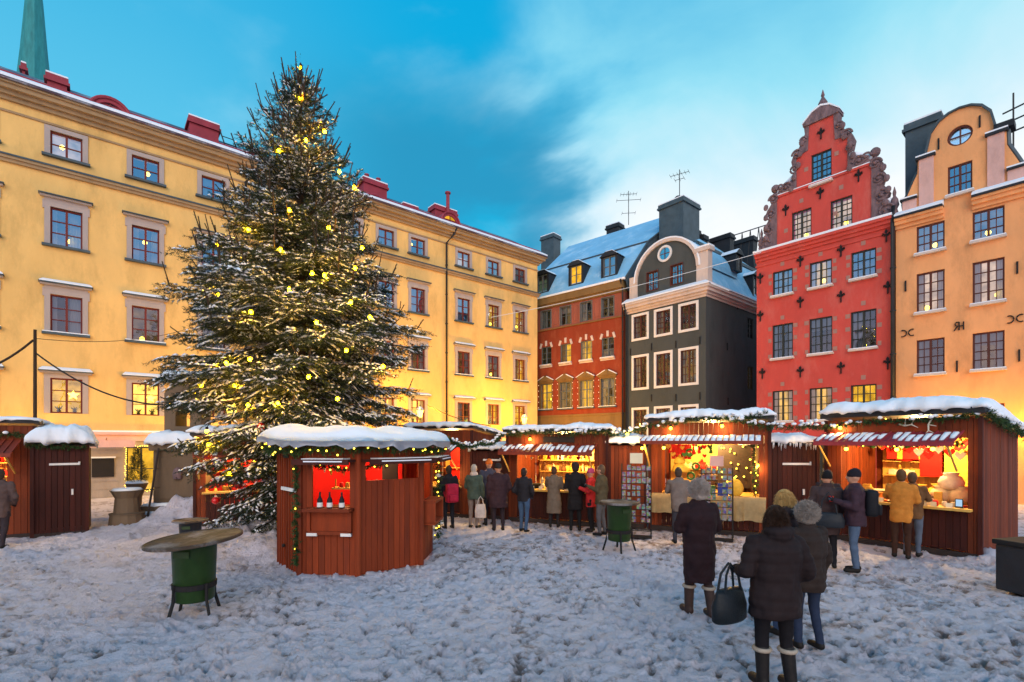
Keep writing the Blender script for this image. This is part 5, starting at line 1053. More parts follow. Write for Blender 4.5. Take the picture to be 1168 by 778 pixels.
GC={'red':(.55,.02,.015),'yellow':(.65,.40,.05),'white':(.70,.64,.55),'green':(.05,.16,.04),'brown':(.16,.07,.03),'gold':(.55,.32,.06),'blue':(.03,.06,.35),'pink':(.6,.16,.18),'cream':(.65,.52,.33),'black':(.02,.02,.02),'orange':(.65,.20,.03)}
_gme={}
def good(kind,col,p,rz,where,scale=1.,group=None,tilt=0):
    k=(kind,col)
    if k not in _gme: _gme[k]=gm(kind).mesh(kind,cmat(GC[col],.6,'ware_'+col),kind in('jar','bottle','sack','hat','cushion','wreath','sausage','toy','basket'))
    o=link(kind,_gme[k],None,p,rz); o.rotation_euler.x=tilt
    o.scale=(scale,)*3; nm=kind.replace('_',' '); lab=f'{col} {nm} {where}'; return tag(o,lab,nm,lab)
rg=random.Random(12)
def shelf_row(S,x0,x1,y,z,kinds,cols,n,where,sc0=1.,jit=.05):
    for i in range(n):
        x=x0+(x1-x0)*(i+.5)/n+rg.uniform(-.02,.02); good(rg.choice(kinds),rg.choice(cols),S.W(x,y+rg.uniform(-jit,jit),z),S.rz+rg.uniform(-.3,.3),where,sc0*rg.uniform(.85,1.2))
D=SR_.D
shelf_row(SR_,.45,2.45,D-.2,1.45,['jar','toy','box'],['red','gold','white','cream'],15,'on the lower shelf of the antler stall')
shelf_row(SR_,.45,2.45,D-.2,1.80,['toy','hat','jar'],['red','red','pink','cream'],13,'on the upper shelf of the antler stall')
shelf_row(SR_,.4,2.5,.05,.98,['box','plate','sausage','jar'],['red','brown','gold','cream','red'],16,'along the counter front of the antler stall',.9)
shelf_row(SR_,.4,2.0,.5,.98,['basket','box','tall_box','sausage','jar'],['red','gold','brown','orange','green'],14,'at the back of the antler stall counter',1.1)
shelf_row(SR_,.4,2.0,.9,.98,['tall_box','basket','sack'],['red','gold','cream','yellow'],8,'heaped behind the antler stall counter',1.2)
for x,z,c in ((1.95,1.0,'cream'),(2.25,1.0,'cream'),(2.1,1.28,'white')): good('sack',c,SR_.W(x,.75,z),0,'bulging at the right end of the antler stall',1.25)
for i in range(9): good('scarf',['red','red','yellow','red'][i%4],SR_.W(.5+.11*i,D-.42,2.3),SR_.rz,'hanging at the back of the antler stall',.9)
for i in range(6): good('heart',['red','white'][i%2],SR_.W(1.5+.17*i,.35,2.12-.06*(i%3)),SR_.rz,'dangling inside the antler stall',.9)
b=MB(); b.box(.0,.42,-.02,.0,0,.9); tag(b.build('hanging_cloth',cmat((.70,.012,.01),.8,'red_cloth'),None,False,SR_.W(1.15,D-.5,1.45),SR_.rz),'bright red cloth hanging at the back of the antler stall','cloth')
b=MB(); b.box(.0,.5,-.02,.0,0,1.1); tag(b.build('hanging_cloth',cmat((.75,.50,.08),.8,'yellow_cloth'),None,False,SR_.W(1.62,D-.52,1.25),SR_.rz),'plain yellow cloth hanging at the back of the antler stall','cloth')
t=thing('card_terminal','small upright screen at the right end of the antler stall counter','screen',SR_.W(2.42,.02,.98),SR_.rz); b=MB(); b.cbox(-.06,.06,-.01,.01,.0,.18,.005); b.build('case',M['iron'],t); b=MB(); b.box(-.048,.048,-.014,-.0105,.03,.165); b.build('screen',emit('screen',(.5,.75,1),.8),t)
D=SM.D
shelf_row(SM,.4,2.4,D-.2,1.5,['hat','toy','box','jar'],['gold','red','cream','green'],13,'on the back shelf of the middle stall')
shelf_row(SM,.35,1.1,.25,.95,['basket','toy','box','hat'],['brown','gold','cream','yellow'],6,'on the left counter of the middle stall',1.1)
shelf_row(SM,.35,1.3,.65,.95,['basket','hat','tall_box'],['brown','gold','green'],6,'behind the left counter of the middle stall',1.2)
good('cushion','yellow',SM.W(2.02,.12,.95),SM.rz,'standing on the right counter of the middle stall',1.15); good('book','blue',SM.W(1.76,-.05,.95),SM.rz,'standing upright on the middle stall counter',1.3); good('tall_box','green',SM.W(1.52,.02,.95),SM.rz,'beside the blue book on the middle stall counter',1.1); good('candle','yellow',SM.W(1.65,.1,.95),SM.rz,'behind the blue book on the middle stall counter',1.4)
for i,(x,z,c) in enumerate(((.95,2.0,'green'),(1.1,1.65,'green'),(.98,1.4,'green'))): good('wreath',c,SM.W(x,.3,z),SM.rz,'hung in the left opening of the middle stall',.6)
for i in range(5): good('scarf','red',SM.W(.52+.1*i,.45,2.2),SM.rz,'hanging on the left of the middle stall',.75)
good('hat','yellow',SM.W(.75,.2,1.5),SM.rz,'displayed high on a stand in the middle stall',1.5); good('hat','yellow',SM.W(.72,.18,1.72),SM.rz,'topmost on the stand in the middle stall',1.0)
b=MB(); b.cbox(-.02,.02,-.02,.02,.95,1.5,.004); b.box(-.12,.12,-.12,.12,.95,.97); tag(b.build('hat_stand',M['pine'],None,False,SM.W(.75,.2,0),SM.rz),'slim wooden stand carrying a yellow hat','stand')
b=MB(); b.box(0,.95,0,.03,0,1.15); db=b.build('dark_board',M['board_dark'],None,False,SM.W(1.55,1.3,1.05),SM.rz); tag(db,'dark display board dotted with small lights inside the middle stall','board')
lb_=MB(); lb_.ball((0,0,0),.022,6); lbm2=lb_.mesh('bulb',M['small_bulb'],True)
for i in range(22): link('bulb',lbm2,db,(.06+.83*rg.random(),-.02,.1+1.0*rg.random()))
def hang_rows(S,x0,x1,y,zs,n,kinds,cols,where,sc0=.6):
    for z in zs:
        for i in range(n): good(rg.choice(kinds),rg.choice(cols),S.W(x0+(x1-x0)*(i+.5)/n+rg.uniform(-.03,.03),y+rg.uniform(-.05,.05),z+rg.uniform(-.04,.04)),S.rz+rg.uniform(-.2,.2),where,sc0*rg.uniform(.8,1.3))
hang_rows(SR_,.4,2.5,1.9,(2.28,2.15),16,['heart','toy','jar'],['red','red','gold','cream'],'hanging in rows at the back of the antler stall')
hang_rows(SR_,.4,2.5,.12,(2.2,),14,['heart','toy','heart'],['red','gold','green'],'hanging in the front opening of the antler stall',.5)
hang_rows(SL,.4,2.45,.25,(1.9,1.8),12,['heart','toy','candle'],['gold','cream','yellow','red'],'hanging in the opening of the bookshelf stall',.5)
hang_rows(SM,.35,1.5,.3,(2.15,1.95),9,['heart','toy','heart'],['red','gold','green','red'],'hanging in the opening of the middle stall',.6)
hang_rows(SE,.5,2.4,.2,(1.85,),10,['heart','toy'],['red','white','gold'],'hanging in the left edge stall',.6)
# table cloths
def drape(label,S,x0,x1,z0,z1,y,col='cloth_table'):
    b=MB(); n=40; vs=[]
    for i in range(n+1):
        x=x0+(x1-x0)*i/n; vs+=[(x,y+.35,z1+.004),(x,y-.005,z1+.006)]
        for k in range(1,6): t=k/5; vs.append((x+.02*math.sin(i*.9)*t,y-.012-.03*t*(1+math.sin(i*.75+math.sin(i*.3)*2))*.8,z1-(z1-z0)*t*(1+.03*math.sin(i*.4))))
    m=7; fs=[(i*m+k,(i+1)*m+k,(i+1)*m+k+1,i*m+k+1) for i in range(n) for k in range(m-1)]; b.add(vs,fs)
    tag(b.build('tablecloth',M[col],None,True,S.W(0,0,0),S.rz),label,'tablecloth')
drape('long mustard tablecloth hanging over the right counter of the middle stall',SM,1.5,2.7,.42,.955,-.31); drape('pale tablecloth hanging over the left counter of the middle stall',SM,.1,1.28,.50,.955,-.31)
D=SL.D
shelf_row(SL,.4,2.45,D-.2,1.35,['bottle','jar','toy'],['gold','cream','yellow','brown'],17,'on the lower shelf of the bookshelf stall'); shelf_row(SL,.4,2.45,D-.2,1.70,['tall_box','book','candle'],['white','gold','yellow','cream'],18,'on the upper shelf of the bookshelf stall')
shelf_row(SL,.4,2.45,.3,.95,['candle','jar','basket','toy'],['gold','cream','black','yellow'],13,'on the counter of the bookshelf stall')
shelf_row(SN,.4,1.85,SN.D-.2,1.4,['jar','toy'],['gold','red'],8,'on the shelf of the stall behind the hut'); shelf_row(SN,1.2,1.9,.3,.95,['jar','bottle','basket'],['gold','cream'],5,'on the counter of the stall behind the hut')
shelf_row(ST,.3,1.75,ST.D-.2,1.4,['toy','jar','hat'],['red','gold','green'],9,'on the shelf of the stall behind the spruce'); shelf_row(ST,.3,1.75,.2,.95,['basket','box','toy'],['red','gold'],8,'on the counter of the stall behind the spruce')
shelf_row(SE,.5,2.45,SE.D-.2,1.4,['jar','toy','box'],['red','gold','white'],12,'on the lower shelf of the left edge stall'); shelf_row(SE,.5,2.45,SE.D-.2,1.75,['toy','jar'],['red','white'],10,'on the upper shelf of the left edge stall'); shelf_row(SE,.5,2.45,.2,.95,['basket','box','jar'],['gold','red','cream'],10,'on the counter of the left edge stall')
gm('jar'); _pc=MB(); _pc.add([(-.05,0,0),(.05,0,0),(.05,.02,.09),(-.05,.02,.09),(-.05,.045,0),(.05,.045,0)],[(0,1,2,3),(3,2,5,4)]); _pcm=_pc.mesh('price_card',M['paper'])
for S,zz,x0,x1,y,n,wh in ((SR_,.98,.4,2.4,-.10,9,'the antler stall'),(SL,.95,.4,2.4,-.10,8,'the bookshelf stall'),(SM,.96,.4,1.2,-.18,4,'the middle stall')):
    for i in range(n): o=link('price_card',_pcm,None,S.W(x0+(x1-x0)*(i+.5)/n+rg.uniform(-.05,.05),y,zz),S.rz+rg.uniform(-.2,.2)); tag(o,'small folded paper price card on the counter of '+wh,'price card','price cards on '+wh)
def hutg(kind,col,x,y,z,w,sc0): good(kind,col,M1@Vector((x,y,z))+Vector((HX,HY,0)),rg.uniform(0,3),w,sc0)
b=MB(); b.box(.1,1.1,1.0,1.2,1.38,1.41,M1); b.box(.1,1.1,.9,1.1,1.05,1.08,M1); sh_=b.build('shelf',M['pine'],ho)
for i in range(9): hutg(rg.choice(['toy','jar','candle']),rg.choice(['gold','cream','red','yellow']),.14+.115*i,1.1,1.41,'on the shelf inside the hut',.8)
for i in range(7): hutg(rg.choice(['heart']),rg.choice(['gold','yellow','cream']),.2+.12*i,.5,1.78-.05*(i%2),'hanging inside the hut window',.45)
# bottles in the hut
def hutp(x,y,z): return M1@Vector((x,y,z))+Vector((HX,HY,0))
for i,x in enumerate((.38,.55,.76)):
    t=thing('bottle','dark bottle with a white collar on the hut window ledge','bottle',hutp(x,-.06,1.17),0,'three bottles on the hut window ledge'); b=MB(); b.lathe([(.04,0),(.045,.02),(.045,.14),(.016,.2),(.016,.27)],10); b.build('glass_body',M['iron'],t,True); b=MB(); b.lathe([(.05,.02),(.047,.09),(.02,.15)],10); b.build('collar',M['white_strip'],t)
# ---------------------------------------------------------------- lamp posts, pole, cables
def lamp_post(label,x,y,h,pw=1.):
    o=thing('street_lamp',label,'street lamp',(x,y,0)); b=MB(); b.lathe([(.12,0),(.12,.3),(.06,.5),(.05,h-.3),(.07,h-.2),(.03,h-.1)],12); b.build('post',M['iron'],o,True)
    b=MB(); b.lathe([(.10,h-.08),(.18,h+.3)],6); b.build('lantern_glass',M['lantern'],o); b=MB(); b.lathe([(.22,h+.3),(.12,h+.45),(.03,h+.5),(.03,h+.58)],6); b.lathe([(.11,h-.12),(.11,h-.08)],6)
    for k in range(6): a=PI/3*k; c,s=math.cos(a),math.sin(a); b.tube([(.108*c,.108*s,h-.08),(.188*c,.188*s,h+.3)],.012,4)
    b.build('lantern_frame',M['iron'],o); b=MB(); b.lathe([(.2,h+.33),(.1,h+.48),(.01,h+.5)],8); b.build('snow',M['snow'],o); light('street_light',(x,y-.32,h+.1),620*pw,(1,.50,.02),.15); light('street_light',(x+.2,y+.35,h+.1),800*pw,(1,.50,.02),.15)
lp=at(479,470,26.0); lamp_post('lit black street lamp in front of yellow house near the spruce',lp.x,26.0,3.6)
lp=at(598,478,31.0); lamp_post('lit black street lamp near the right corner of the yellow house',lp.x,31.0,3.45)
lp=at(262,470,18.5); lamp_post('assumed lit black street lamp mostly hidden behind the spruce',lp.x,18.5,3.4,.42)  # assumed lamp, added behind the tree to light the left of the yellow facade
t=at(40,480,13.6); b=MB(); b.tube([(t.x,13.6,0),(t.x,13.6,HC+(HOR-376)/F*13.6)],[.05,.035],8); tag(b.build('wooden_pole',M['bark']),'thin bare wooden pole rising behind the left sheds','pole')
def cable(name,label,pts,sag,r=.012,m='cable'):
    b=MB(); path=[]
    for a,c in zip(pts[:-1],pts[1:]):
        for i in range(17): q=i/16; p=Vector(a)+(Vector(c)-Vector(a))*q; p.z-=4*sag*q*(1-q); path.append(p)
    b.tube(path,r,5); tag(b.build(name,M[m]),label,'cable')
cable('cable','black cable sagging from the bare pole down to the well',[at(40,402,13.6),at(190,462,14.2)],.35,.022)
cable('cable','thin cable running from the pole along the yellow facade',[at(40,386,13.6),at(215,375,19)],.25,.009)
cable('cable','thick bundled cable from the pole to the left edge',[at(38,388,13.6),at(-30,425,12.5)],.12,.03,'bark')
cable('cable','thin wire across the square in front of the brown and grey houses',[at(560,362,24),at(868,288,20)],.15,.012,'white_strip')
cable('cable','black cable hanging from the lamp over the stall roofs',[at(487,462,26),at(560,486,22)],.15,.02)
# ---------------------------------------------------------------- well
wx,wy=-9.62,14.8; o=thing('stone_well','old stone well monument with snow covered ledges and arched top','monument',(wx,wy,0),R(12))
o.scale=(.86,.86,.94); b=MB(); b.cbox(-1.25,1.25,-1.25,1.25,0,.28,.04); b.cbox(-1.05,1.05,-1.05,1.05,.28,.52,.04); b.build('steps',M['stone'],o)
b=MB(); b.cbox(-.75,.75,-.75,.75,.52,1.03,.03); b.cbox(-.76,.76,-.76,.76,1.04,1.60,.03); b.cbox(-.75,.75,-.75,.75,1.61,2.15,.03); b.cbox(-.55,.55,-.79,-.70,.7,1.95,.02); b.cbox(-.85,.85,-.85,.85,2.15,2.4,.04); b.build('block',M['stone'],o)
b=MB(); b.slab([(-.55,2.6),(.55,2.6),(.55,3.9),(.3,4.3),(-.3,4.3),(-.55,3.9)],[[(-.22,2.9),(.22,2.9),(.22,3.3),(.1,3.5),(-.1,3.5),(-.22,3.3)]],-.45,.45); b.cbox(-.62,.62,-.52,.52,4.25,4.4,.03); b.build('top_stone',M['stone'],o)
b=MB(); b.lathe([(.02,1.35),(.13,1.3),(.16,1.45),(.12,1.6),(.02,1.66)],10,(0,-.80)); b.tube([(0,-.8,1.4),(0,-.98,1.33)],.035,6); b.build('spout_mask',M['carved_stone'],o)
for a_ in ((-1.02,1.02,-1.03,-.78,lambda x,y:.52,.08,3,24,6,.04,.05),(-1.22,1.22,-1.23,-1.06,lambda x,y:.28,.07,6,24,6,.04,.06),(-.95,.95,-.95,.95,lambda x,y:2.4,.34,4,20,16,.08,.08),(-.66,.66,-.56,.56,lambda x,y:4.4,.3,5,14,12,.06,.08)): b=MB(); snow_slab(b,*a_); b.build('snow',M['snow'],o,True)
# planter, conifer, barrel
px,py=-10.2,13.2; o=thing('log_planter','carved tree stump planter standing left of the well','planter',(px,py,0)); b=MB(); b.lathe([(.42,0),(.38,.35),(.40,.4),(.30,.42),(.27,.8),(.36,.98),(.38,1.0),(.3,1.0)],14); b.build('stump',M['stone'],o); b=MB(); b.lathe([(.36,1.0),(.3,1.05),(.05,1.07)],14); b.build('snow',M['snow'],o,True)
o=thing('potted_conifer','small cone shaped conifer in a stone urn against the grey wall','potted tree',(-11.6,15.4,0)); b=MB(); b.lathe([(.2,0),(.12,.3),(.14,.6),(.28,.95),(.30,1.0),(.24,1.0)],14); b.build('urn',M['stone'],o,True); b=MB(); b.lathe([(.3,1.0),(.27,1.06),(.1,1.09)],14); b.build('snow',M['snow'],o)
q=np.random.default_rng(3); n=700; zz=q.random(n)**1.3*1.0; a=q.random(n)*6.28; r=.26*(1-zz)*q.random(n)**.4; A=np.stack([r*np.cos(a),r*np.sin(a),1.05+zz],1); Bv=A+np.stack([np.cos(a)*.08,np.sin(a)*.08,q.random(n)*.12],1); link('foliage',needle_mesh('foliage',A,Bv,12,.03,.01,M['needle'],2),o)
b=MB(); b.tube([(-9.93,14.0,2.1),(-9.9,13.5,.1)],.03,6); b.ball((-9.9,13.45,.16),(.16,.12,.14),8); tag(b.build('snow_shovel',M['board_dark']),'long handled tool leaning against the left of the well','shovel')
# ---------------------------------------------------------------- people
def person(label,x,y,rz,h,coat,coat_len,legs,hat=None,hair=None,boots=None,arms=('hang','hang'),stride=0,hood=False,puff=1.,skirt=0,vox=.017,group=None,scarf=None,boot_fur=False,lean=0,width=1.,hatkind='beanie',coat_wave=None,longhair=False,z0=0,fuzz=False,quilt=0):
    k=h/1.75; o=thing('person',label,'person',(x,y,z0),rz,group)
    S=lambda p:(p[0]*k,p[1]*k,p[2]*k)
    hipw=.095*width; ft=[];b=MB()
    lb=[lean*1.0]
    for sg,st in ((-1,stride),(1,-stride)):
        hip=(sg*hipw,0,.90); kn=(sg*(hipw+.005),.02+st*.5,.49); an=(sg*(hipw+.01),st-.03,.09+max(0,-st)*.12)
        b.caps(S(hip),S(kn),.092*k*width,.062*k); b.caps(S(kn),S(an),.062*k,.045*k); b.caps(S((an[0],an[1]-.02,an[2]-.035)),S((an[0]*1.12,an[1]+.15,.045)),.045*k,.04*k); ft.append((kn,an))
    yl=lambda z: lean*max(0,z-.9)/.8
    b.loft([(0,yl(z)*k,z*k,rx*k*width,ry*k) for z,rx,ry in ((.82,.12,.09),(.9,.165,.115),(1.0,.16,.11),(1.1,.145,.105),(1.25,.165,.115),(1.38,.175,.11),(1.45,.13,.085),(1.49,.06,.06))])
    hy=yl(1.6)+.015
    b.caps(S((0,yl(1.45),1.42)),S((0,hy,1.55)),.058*k,.052*k); b.ball(S((0,hy,1.63)),(.074*k,.093*k,.115*k),16); b.ball(S((0,hy+.03,1.575)),(.055*k,.066*k,.06*k),12)
    b.caps(S((0,hy+.088,1.645)),S((0,hy+.108,1.605)),.010*k,.016*k,8)
    for sg in (-1,1): b.ball(S((sg*.076,hy-.005,1.62)),(.014*k,.026*k,.034*k),8)
    A=[]
    for sg,pose in zip((-1,1),arms):
        sh=(sg*.185*width,yl(1.4),1.40)
        el,wr={'hang':((sg*.255,-.03,1.12),(sg*.245,.06,.88)),'pocket':((sg*.285,-.06,1.13),(sg*.19,.12,.98)),'fold':((sg*.26,.04,1.15),(sg*.05,.26,1.14)),'hold':((sg*.25,.02,1.13),(sg*.17,.28,1.22)),'bag':((sg*.30,-.04,1.14),(sg*.27,.2,1.1)),'reach':((sg*.24,.14,1.20),(sg*.16,.42,1.15)),'swing':((sg*.26,-.14,1.14),(sg*.25,-.12,.9)),'phone':((sg*.24,.10,1.17),(sg*.09,.25,1.38))}[pose]
        el=(el[0]*(.6+.4*width),el[1]+yl(1.15),el[2]); wr=(wr[0],wr[1]+yl(1.1),wr[2]); A.append((sh,el,wr)); b.caps(S(sh),S(el),.05*k,.042*k); b.caps(S(el),S(wr),.04*k,.03*k); d=(Vector(wr)-Vector(el)).normalized()*.09; b.caps(S(wr),S(Vector(wr)+d),.03*k,.035*k)
    def reg(c): return 1 if c.z>1.40*k else (2 if c.z<.10*k else 0)
    remesh('body',b,vox,[cmat(legs,.85,'trousers'),M['skin'],cmat((.015,.013,.012),.5,'shoe')],o,2,None,reg,wr=.011*k,seed=x)
    # coat
    c=MB(); L_=coat_len; p=puff
    zz=[(L_,.175+skirt,.14+skirt*.8)]
    if L_<.8: zz+= [((L_+.88)/2,.18+skirt*.6,.145+skirt*.5)]
    zz+=[(max(.9,L_+.03),.188,.148),(1.05,.180,.142),(1.2,.192,.148),(1.34,.205,.145),(1.42,.19,.125),(1.48,.10,.09),(1.52,.075,.08)]
    c.loft([(0,yl(z)*k,z*k,rx*k*p*width,ry*k*p) for z,rx,ry in zz])
    for sh,el,wr in A: c.caps(S(sh),S(el),.074*k*p,.062*k*p); c.caps(S(el),S(wr),.062*k*p,.048*k*p)
    if hood: c.ball(S((0,yl(1.5)-.07,1.50)),(.14*k,.11*k,.10*k),14); c.ball(S((0,yl(1.5)-.03,1.47)),(.15*k,.12*k,.07*k),14)
    remesh('coat',c,vox,cmat(coat,.8,'fabric',coat_wave),o,1,wr=.021*k,seed=x*7,quilt=quilt)
    # gloves with five fingers
    for (sh,el,wr),sg in zip(A,(-1,1)):
        g=MB(); w_=Vector(S(wr)); d=(Vector(wr)-Vector(el)).normalized(); sd=d.cross(Vector((0,1,.2))).normalized() if abs(d.y)<.8 else Vector((1,0,0)); up=sd.cross(d).normalized()
        g.caps(w_-d*.01*k,w_+d*.055*k,.031*k,.036*k,8)
        for i in range(4):
            r0=w_+d*.06*k+sd*(i-1.5)*.019*k; m_=r0+d*(.036-.004*abs(i-1.3))*k+up*.006*k; e=m_+d*.022*k-up*.018*k*(1 if d.z<-.3 else -1); g.tube([r0,m_,e],[.0115*k,.0105*k,.008*k],6)
        r0=w_+d*.02*k+sd*.03*k*(-sg); g.tube([r0,r0+d*.03*k+sd*.02*k*(-sg),r0+d*.055*k+sd*.016*k*(-sg)],[.013*k,.012*k,.009*k],6); g.build('glove',cmat((.02,.018,.018),.8,'glove'),o,True)
    hc=(0,hy,1.63)
    for sg in (-1,1): e=MB(); e.ball(S((sg*.030,hy+.083,1.645)),(.011*k,.008*k,.008*k),8); e.build('eye',M['iron'],o)
    m=MB(); m.ball(S((0,hy+.088,1.57)),(.022*k,.006*k,.006*k),8); m.build('mouth',cmat((.30,.08,.07),.6,'lips'),o)
    if hair:
        q=MB(); q.ball(S((0,hy-.018,1.645)),(.086*k,.098*k,.118*k),16)
        if longhair:
            q.loft([(0,(hy-.055)*k,z*k,rx*k,ry*k) for z,rx,ry in ((1.36,.06,.03),(1.42,.10,.045),(1.52,.105,.06),(1.62,.10,.08),(1.68,.07,.06))],16)
        else: q.ball(S((0,hy-.035,1.58)),(.076*k,.07*k,.07*k),12)
        remesh('hair',q,.014,cmat(hair,.55,'hair',None,.8),o,1)
    if hat:
        q=MB()
        if hatkind=='beanie': q.loft([(0,(hy-.005-.02*t)*k,z*k,rx*k,ry*k) for t,z,rx,ry in ((0,1.625,.090,.106),(0,1.665,.094,.110),(.2,1.70,.088,.104),(.5,1.745,.066,.08),(1,1.775,.02,.03))],18)
        elif hatkind=='fur':
            q.ball(S((0,hy-.01,1.66)),(.106*k,.118*k,.118*k),18); q.ball(S((0,hy-.045,1.595)),(.092*k,.085*k,.085*k),14)
        elif hatkind=='cap': q.loft([(0,(hy-.005)*k,z*k,rx*k,ry*k) for z,rx,ry in ((1.655,.088,.104),(1.70,.086,.102),(1.745,.062,.078),(1.765,.02,.03))],18); q.caps(S((0,hy+.09,1.665)),S((0,hy+.155,1.655)),.03*k,.03*k)
        remesh('hat',q,.013,cmat(hat,.9,'wool' if hatkind!='fur' else 'fur',None,1.),o,1,wr=.014 if hatkind=='fur' else .004,seed=y)
    if scarf:
        q=MB(); q.loft([(0,yl(1.5)*k,z*k,r*k,r*k*.95) for z,r in ((1.43,.10),(1.47,.115),(1.52,.105),(1.55,.075))],16); q.build('scarf',cmat(scarf,.9,'wool'),o,True)
    if fuzz:   # loose strands of hair and fur
        r_=np.random.default_rng(int(abs(x*97+y*31))+1)
        if hair: 
            n_=900 if longhair else 600; a=r_.random(n_)*6.283; e=np.arccos(1-1.25*r_.random(n_)); d=np.stack([np.sin(e)*np.cos(a),np.sin(e)*np.sin(a)-.12,np.cos(e)],1); A_=np.array([0,hy-.02,1.645])+d*np.array([.088,.10,.12]); fr=A_[:,1]>hy+.05; A_=A_[~fr]; d=d[~fr]
            B_=A_+d*np.array([.010,.012,.0])+np.array([0,-.008,0])-np.array([0,0,1])*r_.uniform(.05,.16 if longhair else .09,len(A_))[:,None]+r_.normal(size=A_.shape)*.007; link('hair_strands',needle_mesh('hair_strands',A_*k,B_*k,14,.04*k,.0035,cmat(hair,.5,'hair',None,.8),3,0),o)
        if hat and hatkind=='fur':
            n_=1500; a=r_.random(n_)*6.283; e=np.arccos(1-1.95*r_.random(n_)); d=np.stack([np.sin(e)*np.cos(a),np.sin(e)*np.sin(a),np.cos(e)],1); A_=np.array([0,hy-.015,1.655])+d*np.array([.104,.116,.116]); B_=A_+d*.012+r_.normal(size=A_.shape)*.008; link('fur_strands',needle_mesh('fur_strands',A_*k,B_*k,9,.035*k,.004,cmat(hat,.95,'fur',None,1.),4,-.2),o)
    if boots:
        for kn,an in ft:
            q=MB(); top=Vector(an)+(Vector(kn)-Vector(an))*.72; q.caps(S(an),S(top),.056*k,.068*k); q.caps(S((an[0],an[1]-.02,an[2]-.03)),S((an[0]*1.12,an[1]+.155,.05)),.055*k,.047*k); bo_=remesh('boot',q,.014,cmat(boots,.5,'boot'),o,1)
            if boot_fur: q=MB(); q.tube([S(top+Vector((.070*math.cos(t),.070*math.sin(t),.0))) for t in [2*PI*i/14 for i in range(15)]],.022*k,6); q.build('cuff',cmat((.40,.33,.26),.95,'fur',None,1.),bo_,True)
    return o
BK=(.020,.016,.017)
person('woman seen from behind in dark puffer jacket, leggings and cream cuffed boots, nearest',2.44,4.62,R(4),1.70,(.020,.0125,.013),.70,(.010,.009,.011),hair=(.045,.022,.013),boots=(.016,.014,.014),arms=('bag','pocket'),hood=True,puff=1.16,vox=.012,quilt=.008,fuzz=True,longhair=True,boot_fur=True,width=1.1,coat_wave=None,skirt=.015,stride=.04)
person('blonde woman in dark coat standing just beyond the woman with the handbag',3.22,5.9,R(10),1.72,(.035,.022,.022),.8,(.03,.05,.10),hair=(.55,.33,.12),arms=('hang','hang'),longhair=True,hood=True,vox=.014,fuzz=True)
person('person in long dark quilted coat and pale fur hat beside the blonde woman',3.26,5.5,R(14),1.60,(.030,.020,.017),.72,(.02,.03,.06),hat=(.36,.30,.26),hatkind='fur',arms=('hang','hang'),puff=1.15,vox=.014,stride=.05,quilt=.010,fuzz=True)
person('woman walking away in a long dark coat and fluffy pale grey hat',2.46,6.55,R(6),1.76,(.024,.011,.013),.46,(.03,.02,.022),hat=(.42,.35,.31),hatkind='fur',boots=(.05,.03,.025),arms=('fold','fold'),puff=1.12,vox=.014,boot_fur=True,stride=.10,hood=False,fuzz=True)
person('person in grey beige jacket bending over the left counter of the middle stall',3.75,11.15,R(-8),1.70,(.17,.13,.11),.75,(.04,.04,.05),hair=(.06,.04,.03),arms=('reach','hold'),lean=.16)
person('man in long black coat with back turned before the bookshelf stall',1.62,12.75,R(-8),1.74,(.014,.012,.013),.55,(.012,.012,.013),hat=(.03,.022,.02),hatkind='fur',arms=('hold','pocket'),skirt=.02)
person('woman in long grey brown coat left of the man in black',1.12,13.25,R(-12),1.62,(.15,.11,.08),.42,(.02,.018,.02),hair=(.07,.04,.03),arms=('reach','hold'),skirt=.05)
person('short person in bright red jacket and pink hat at the bookshelf stall',2.0,12.6,R(70),1.60,(.55,.03,.03),.70,(.012,.012,.014),hat=(.45,.06,.14),arms=('hold','hold'))
person('man in olive jacket and grey trousers standing at the stall corner',2.17,12.1,R(60),1.72,(.085,.065,.035),.78,(.11,.10,.10),hair=(.12,.07,.04),arms=('hold','hang'),stride=.03)
person('person in dark jacket and blue jeans left of the bookshelf stall counter',.3,12.55,R(-30),1.62,(.022,.020,.024),.85,(.05,.09,.16),hair=(.03,.02,.018),arms=('pocket','pocket'),stride=.06)
person('broad person in dark maroon coat amid the crowd left of the bookshelf stall',-.35,12.7,R(15),1.72,(.045,.022,.026),.62,(.03,.02,.024),hat=(.03,.025,.025),arms=('hang','pocket'),width=1.15,puff=1.15,skirt=.02)
person('person in an orange knitted hat behind the crowd by the low shed',-.62,13.5,R(20),1.80,(.06,.06,.09),.75,(.03,.03,.04),hat=(.65,.16,.03),arms=('pocket','hang'))
person('grey haired person in green grey jacket with pale bag at the low shed',-1.0,13.1,R(-20),1.68,(.07,.10,.08),.8,(.22,.17,.15),hair=(.45,.40,.36),arms=('hold','hang'),scarf=(.6,.5,.45))
person('dark dressed person with a red backpack behind the right corner of the hut',-1.65,13.0,R(30),1.66,(.02,.018,.022),.8,(.02,.02,.025),hair=(.05,.03,.02),arms=('hang','hang'))
person('person in dark padded coat and black hat with shoulder bag near the antler stall',5.72,9.05,R(-25),1.74,(.055,.035,.035),.62,(.014,.013,.016),hat=(.012,.011,.012),arms=('hang','pocket'),puff=1.15,stride=.05,scarf=(.05,.03,.03))
person('man in purple black jacket and blue jeans facing left with a black backpack',6.0,8.72,R(62),1.80,(.045,.024,.034),.80,(.075,.11,.17),hat=(.02,.016,.022),arms=('hold','hold'),stride=.02,vox=.015,puff=1.1)
person('man in orange brown jacket leaning towards the antler stall counter',7.62,9.75,R(-40),1.74,(.52,.19,.03),.72,(.05,.022,.014),hair=(.10,.05,.02),arms=('reach','hold'),stride=.04,lean=.05)
